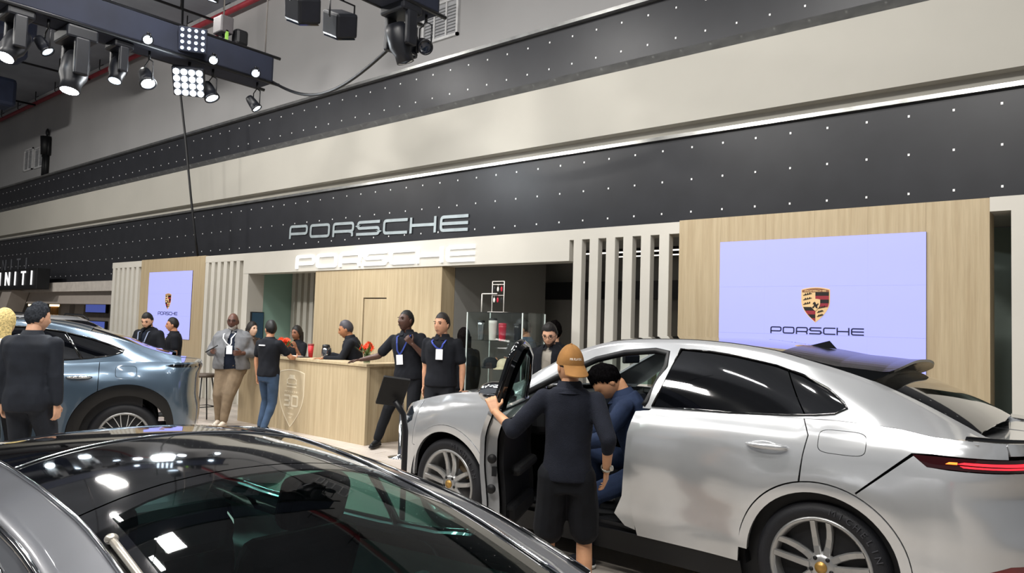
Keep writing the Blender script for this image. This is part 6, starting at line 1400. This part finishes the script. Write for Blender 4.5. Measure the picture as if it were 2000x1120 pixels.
# ------------------------------------------------------------------ neighbouring stand
M_inf = mat('neighbour_beige', 'a39a92', .6, var=.02); M_infd = mat('neighbour_dark', '6c6560', .7)
sx = empty('neighbour_sign', (-27.75, 7.75, 2.36), label='black sign box with glowing INFINITI letters of the next stand', cat='sign')
MB().box((-3.4, 0, 0), (3.0, .35, .62), bev=.01).build('sign_box', M_black, sx)
for i, ch in enumerate('INFINITI'):
    text_obj('sign_letter', ch, .62, M_lit, wallM(-2.45+.72*i, -.01, .31) @ Matrix.Identity(4), sx, ext=.012, sx=1.05)
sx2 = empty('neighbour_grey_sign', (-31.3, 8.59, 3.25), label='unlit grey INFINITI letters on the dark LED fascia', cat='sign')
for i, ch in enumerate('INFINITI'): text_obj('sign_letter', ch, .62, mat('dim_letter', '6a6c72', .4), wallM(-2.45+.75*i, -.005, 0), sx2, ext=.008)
b = MB(); b.box((-40, 8.4, 1.95), (-19.7, 8.9, 2.30)); tag(b.build('neighbour_fascia', M_inf, None), 'beige fascia beam of the next stand below the LED wall', 'beam')
b = MB(); b.box((-40, 8.2, 2.30), (-19.7, 9.3, 2.57)); tag(b.build('neighbour_soffit', mat('neighbour_pale', 'b9b2aa', .6), None), 'pale soffit above the beige beam of the next stand', 'beam')
b = MB(); b.box((-40, 10.5, 0), (-19.7, 10.6, 2.6)); tag(b.build('neighbour_back_wall', M_inf, None), 'plain beige back wall of the next stand', 'wall panel')
for i, (x0, x1) in enumerate([(-30.2, -27.3), (-36, -33.4)]):
    b = MB().prism([(x0, 0), (x0+.9, 0), (x1, 2.35), (x1-.9, 2.35)], .5, 0, Matrix.Translation((0, 7.88, 0)) @ Matrix(((1, 0, 0, 0), (0, 0, 1, 0), (0, 1, 0, 0), (0, 0, 0, 1)))); tag(b.build('slanted_column', M_inf, None), ['slanted beige column under the glowing sign of the next stand', 'slanted beige column farther along the next stand'][i], 'column')
for i, (x, y) in enumerate([(-26.9, 9.2), (-25.75, 9.2)]):
    b = MB().prism([(x-.45, 0), (x+.45, 0), (x+.7, 1.95), (x+.0, 1.95)], .4, 0, Matrix.Translation((0, y, 0)) @ Matrix(((1, 0, 0, 0), (0, 0, 1, 0), (0, 1, 0, 0), (0, 0, 0, 1)))); tag(b.build('tapered_column', M_inf, None), ['tapered beige column beside the brass wall lights of the next stand', 'tapered beige column beside the small blue screens'][i], 'column')
M_brass = mat('brass_slats', 'c8964e', .35, metal=.4); M_warm = mat('warm_lamp', 'ffe9c0', .4, emit='ffe0a8', estr=4)
for i, x in enumerate((-30.3, -28.2)):
    t = empty('brass_wall_light', (x, 9.4, 1.2), label=['brass slatted wall light beside the slanted column', 'brass slatted wall light beside the tapered column'][i], cat='lamp')
    for j in range(5): MB().box((-.3+.13*j, 0, 0), (-.3+.13*j+.09, .05, .68)).build('brass_slat', M_brass, t)
    MB().box((-.34, -.02, .68), (.34, .06, .75)).build('light_strip', M_warm, t)
M_scr = mat('blue_screen', '31407a', .3, emit='5a6ac0', estr=.7, scale=2)
for i, (z0, z1) in enumerate([(1.70, 1.97), (1.24, 1.47)]):
    t = empty('wall_screen', (-23.65, 9.0, z0), label=['small blue screen high beside the slat screen', 'small blue screen low beside the slat screen'][i], cat='screen')
    MB().box((-.75, 0, 0), (.75, .08, z1-z0), bev=.01).build('housing', M_black, t); MB().box((-.72, -.004, .02), (.72, 0, z1-z0-.02)).build('display', M_scr, t)
boxo('neighbour_counter', (-24.6, 9.09, 0), (-20.2, 9.5, 2.0), M_infd, label='grey display wall below the small blue screens', cat='display wall')
# ================================================================== overhead rigging
M_drape = mat('truss_drape', '1b2030', .8, var=.12, scale=2); M_fix = mat('fixture_black', '14161c', .42, var=.1); M_len = mat('lamp_lens_lit', 'ffffff', .2, emit='eaf6ff', estr=60); M_lens2 = mat('lamp_lens_dim', 'cfe6ff', .2, emit='d8ecff', estr=9)
def truss(x, y0, y1, z, label, s=.40):
    t = empty('lighting_truss', (x, y1, z), label=label, cat='truss'); L = y0-y1
    MB().box((-s/2, L, -s/2), (s/2, 0, s/2), bev=.05).build('drape_cover', M_drape, t)
    for sx in (-1, 1):
        for sz in (-1, 1): MB().tube([(sx*s*.46, L-.2, sz*s*.46), (sx*s*.46, .10, sz*s*.46)], .026, 8).build('chord', M_dk, t)
    n = 12
    for i in range(n):
        a, b = L+(-L)*i/n, L+(-L)*(i+1)/n; MB().tube([(-s*.47, a, -s*.47), (-s*.47, b, s*.47)], .012, 6).build('brace', M_dk, t)
    for yy in (L*.3, L*.75): MB().tube([(0, yy, s/2), (0, yy, 9.75-z)], .012, 6).build('hanging_cable', M_dk, t)
    return t
truss(-10.55, -4.0, 6.35, 5.62, 'dark draped lighting truss carrying lit floodlights and running to the wall', .46)
truss(-6.72, -4.0, 6.25, 5.72, 'black draped lighting truss with unlit moving heads and a slack cable', .44)
truss(-16.5, -4.0, 5.0, 8.2, 'far blue draped lighting truss below the hall ceiling', .6)
def lamp_can(loc, target, label, r=.09, L=.26, lens=M_len, power=0, up=.28, group=None, cone=50, col=(.9, .96, 1)):
    t = empty('stage_lamp', loc, label=label, cat='lamp', group=group); d = (Vector(target)-Vector(loc)).normalized(); Q = d.to_track_quat('Z', 'Y').to_matrix().to_4x4()
    MB().lathe([(0, -L), (r*.7, -L), (r*.85, -L*.8), (r, -L*.3), (r, 0), (r*1.12, .0), (r*1.12, .03), (r*.9, .03), (r*.88, .005)], 22, M=Q).build('housing', M_fix, t)
    MB().lathe([(r*.88, .012), (r*.5, .018), (0, .02)], 22, M=Q).build('lens', lens, t)
    MB().tube([(-r*1.25, 0, 0), (-r*1.25, 0, up*.6), (0, 0, up*.75), (r*1.25, 0, up*.6), (r*1.25, 0, 0)], .010, 6).build('yoke', M_dk, t); MB().tube([(0, 0, up*.72), (0, 0, up)], .018, 8).build('clamp', M_dk, t)
    if power:
        sp = bpy.data.lights.new('lamp_beam', 'SPOT'); sp.energy = power; sp.spot_size = R(cone); sp.spot_blend = .6; sp.shadow_soft_size = r; sp.color = col
        so = bpy.data.objects.new('lamp_beam', sp); COL.objects.link(so); so.parent = t; so.matrix_local = Matrix.Translation(d*.06) @ d.to_track_quat('-Z', 'Y').to_matrix().to_4x4()
    return t
def moving_head(loc, label, tilt=(0, -.4, -1), lit=None, s=1., up=.16):
    t = empty('moving_head_lamp', loc, label=label, cat='lamp'); d = Vector(tilt).normalized(); Q = d.to_track_quat('Z', 'Y').to_matrix().to_4x4()
    MB().box((-.17*s, -.13*s, .02), (.17*s, .13*s, .13*s), bev=.03).build('base_box', M_fix, t)
    for sx in (-1, 1): MB().box((sx*.15*s-.03*s, -.06*s, -.30*s), (sx*.15*s+.03*s, .06*s, .04), bev=.02).build('yoke_arm', M_fix, t)
    MB().lathe([(0, -.17*s), (.09*s, -.17*s), (.115*s, -.10*s), (.115*s, .05*s), (.085*s, .12*s), (.085*s, .20*s), (.075*s, .20*s)], 22, M=Matrix.Translation((0, 0, -.24*s)) @ Q).build('head', M_fix, t)
    MB().lathe([(.076*s, .196*s), (.04*s, .205*s), (0, .21*s)], 20, M=Matrix.Translation((0, 0, -.24*s)) @ Q).build('lens', lit or mat('lens_off', '1d2430', .05, coat=1), t)
    MB().tube([(0, 0, .12*s), (0, 0, .12*s+up)], .02, 8).build('clamp', M_dk, t)
    return t
Z1 = 5.39
# lamps hung under the lit truss (x = -10.55)
tx = -10.55
lamp_can((tx+.05, 4.50, Z1-.45), (-7, 4.5, 0), 'dazzling white floodlight beside the bright lamp panel', .10, .24, power=420, up=.45)
lamp_can((tx+.08, 5.42, Z1-.42), (-8, 6.6, 0), 'dazzling white floodlight at the end of the bright lamp panel', .10, .24, power=420, up=.42)
pn = empty('lamp_panel', (tx+.08, 5.06, Z1-.30), label='square floodlight panel of sixteen glaring cells under the draped truss', cat='lamp'); pq = Vector((.62, -.45, -.62)).to_track_quat('Z', 'Y').to_matrix().to_4x4()
MB().box((-.22, -.22, -.10), (.22, .22, 0), bev=.02, M=pq).build('housing', M_fix, pn)
for i in range(4):
    for j in range(4): MB().lathe([(.042, .0), (.042, .012), (0, .014)], 14, M=pq @ Matrix.Translation((-.156+.104*i, -.156+.104*j, 0))).build('lamp_cell', M_len, pn)
MB().tube([(0, 0, .05), (0, 0, .32)], .02, 8).build('clamp', M_dk, pn)
a_ = area_light('panel_beam', (tx+.22, 4.95, Z1-.46), .36, 150, (.93, .97, 1)); aim(a_, (-6.5, 3.0, 0))
for i, (y, z, pw, lb) in enumerate([(6.14, Z1-.40, 160, 'small spotlight hung from the end of the draped truss'), (3.22, Z1-.40, 0, 'small lit spotlight beside the large moving head')]):
    lamp_can((tx+.10, y, z), (-7.5, y+2.5, 0), lb, .075, .2, M_len if pw else M_lens2, pw, up=.40)
for i, (y, lb) in enumerate([(5.96, 'round lit lamp set into the side of the draped truss near its end'), (5.28, 'round lit lamp set into the side of the draped truss above the panel'), (4.34, 'round lit lamp set into the side of the draped truss before the panel')]):
    lamp_can((tx+.34, y, 5.44), (tx+3, y-.8, 3.6), lb, .065, .1, M_lens2, 0, up=.10)
moving_head((tx+.0, 3.58, Z1-.20), 'large grey moving head lamp with a bright lens under the draped truss', (.15, -.2, -1), M_len, 1.45, up=.10)
moving_head((tx+.0, 4.12, Z1-.12), 'small moving head lamp with a faint lens under the draped truss', (.25, -.3, -1), M_lens2, 1.0, up=.08)
moving_head((tx+.0, 2.90, Z1-.12), 'moving head lamp with a glowing lens at the near stretch of the truss', (.3, -.5, -1), M_len, 1.2, up=.08)
ho = empty('chain_hoist', (tx+.05, 5.56, 5.855), label='grey chain hoist with green strap on top of the draped truss', cat='hoist')
MB().box((-.13, -.10, .12), (.13, .10, .38), bev=.02).build('motor', mat('hoist_grey', '4d4a4c', .5), ho); MB().tube([(0, 0, .38), (0, 0, 3.88)], .012, 6).build('chain', mat('chain_steel', '8e8a86', .4, metal=.6), ho); MB().tube([(0, 0, .12), (0, 0, .0)], .014, 6).build('hook', M_dk, ho); MB().box((.10, -.02, .0), (.13, .02, .16)).build('strap', mat('strap_green', '7fae4a', .6), ho); MB().tube([(-.16, 0, .28), (-.18, 0, .06)], [.03, .02], 8).build('red_tag', M_red, ho); MB().box((-.05, .15, .0), (.13, .36, .26), bev=.05).build('chain_bag', M_black, ho)
tag(MB().tube([(0, 0, 0), (0, 0, 4.0)], .012, 6).build('hoist_chain', mat('chain_steel', '8e8a86', .4), None, loc=(tx+.1, 6.25, 5.80)), 'long thin hoist chain rising from the end of the draped truss', 'chain')
# square cluster of small cells on the truss face
cl = empty('cell_lamp', (tx+.38, 4.94, 5.62), label='square lamp of sixteen small bright cells on the face of the truss', cat='lamp'); cq = Vector((.80, -.50, -.25)).to_track_quat('Z', 'Y').to_matrix().to_4x4()
MB().box((-.19, -.17, -.06), (.19, .17, 0), bev=.015, M=cq).build('housing', M_drape, cl)
for i in range(4):
    for j in range(4): MB().lathe([(.022, 0), (.022, .008), (0, .01)], 12, M=cq @ Matrix.Translation((-.135+.09*i, -.125+.083*j, 0))).build('lamp_cell', M_lens2, cl)
MB().tube([(-.13, .05, 0), (-.02, .02, 0)], .02, 8).build('bracket', M_dk, cl)
# unlit lamps on the second truss
t2 = -6.72
moving_head((t2, 5.80, 5.38), 'unlit black moving head lamp near the end of the black truss', (.1, .35, -1), None, 1.25, up=.10)
lamp_can((t2+.10, 6.12, 5.10), (t2+1.4, 5.4, 4.2), 'unlit black lamp twisted sideways at the end of the black truss', .085, .24, mat('lens_off', '1d2430', .05, coat=1), 0, up=.42)
lamp_can((t2-.05, 6.02, 5.02), (t2-.1, 5.9, 4.2), 'unlit black lamp pointing down at the end of the black truss', .08, .22, mat('lens_off', '1d2430', .05, coat=1), 0, up=.50)
for i, (y, s_, lb) in enumerate([(5.0, 1.05, 'unlit boxy wash lamp hung beside the moving head of the black truss'), (4.50, 1.05, 'unlit boxy wash lamp farther along the black truss')]):
    t = empty('wash_lamp', (t2-.08, y, 5.30), label=lb, cat='lamp'); Q = Matrix.Rotation(R(25), 4, 'Y') @ Matrix.Rotation(R(18), 4, 'X')
    MB().box((-.20*s_, -.13*s_, -.36*s_), (.12*s_, .13*s_, -.10*s_), bev=.03, M=Q).build('housing', M_fix, t); MB().box((-.18*s_, -.11*s_, -.375*s_), (.10*s_, .11*s_, -.36*s_), M=Q).build('lens_panel', mat('lens_off', '1d2430', .05, coat=1), t)
    MB().tube([(0, -.16*s_, -.22), (0, -.16*s_, .02), (0, .16*s_, .02), (0, .16*s_, -.22)], .012, 6).build('yoke', M_dk, t); MB().tube([(0, 0, .02), (0, 0, .22)], .018, 8).build('clamp', M_dk, t)
# cables
pts = [(tx+.05+(t2-.06-tx-.05)*u, 6.38-.60*u, 5.50-.42*u-.42*math.sin(PI*u)) for u in np.linspace(0, 1, 24)]
c0 = Vector(pts[0]); tag(MB().tube([Vector(p)-c0 for p in pts], .022, 8).build('slack_cable', M_black, None, loc=c0), 'black cable hanging slack between the two trusses', 'cable')
pts = [(-15.95, 7.45, 9.73), (-15.75, 7.45, 6.5), (-15.55, 7.5, 5.6), (-15.38, 7.62, 4.25), (-15.30, 7.72, 3.4), (-15.30, 7.80, 2.99)]
c0 = Vector(pts[-1]); tag(MB().tube([Vector(p)-c0 for p in pts], .024, 8).build('drop_cable', M_black, None, loc=c0), 'black cable dropping from the ceiling to the top of the oak wall section', 'cable')
can = empty('ceiling_spotlight', (-12.1, 6.1, 7.15), label='large round spotlight hung under the ceiling beside the red pipe', cat='lamp')
MB().lathe([(0, -.36), (.13, -.36), (.17, -.15), (.18, 0), (.15, 0)], 24, M=Vector((-.35, -.1, -1)).to_track_quat('Z', 'Y').to_matrix().to_4x4()).build('housing', M_fix, can); MB().lathe([(.15, -.01), (0, .0)], 24, M=Vector((-.35, -.1, -1)).to_track_quat('Z', 'Y').to_matrix().to_4x4()).build('lens', M_lens2, can); MB().tube([(.1, 0, .3), (.1, 0, 2.6)], .02, 8).build('rod', M_dk, can)
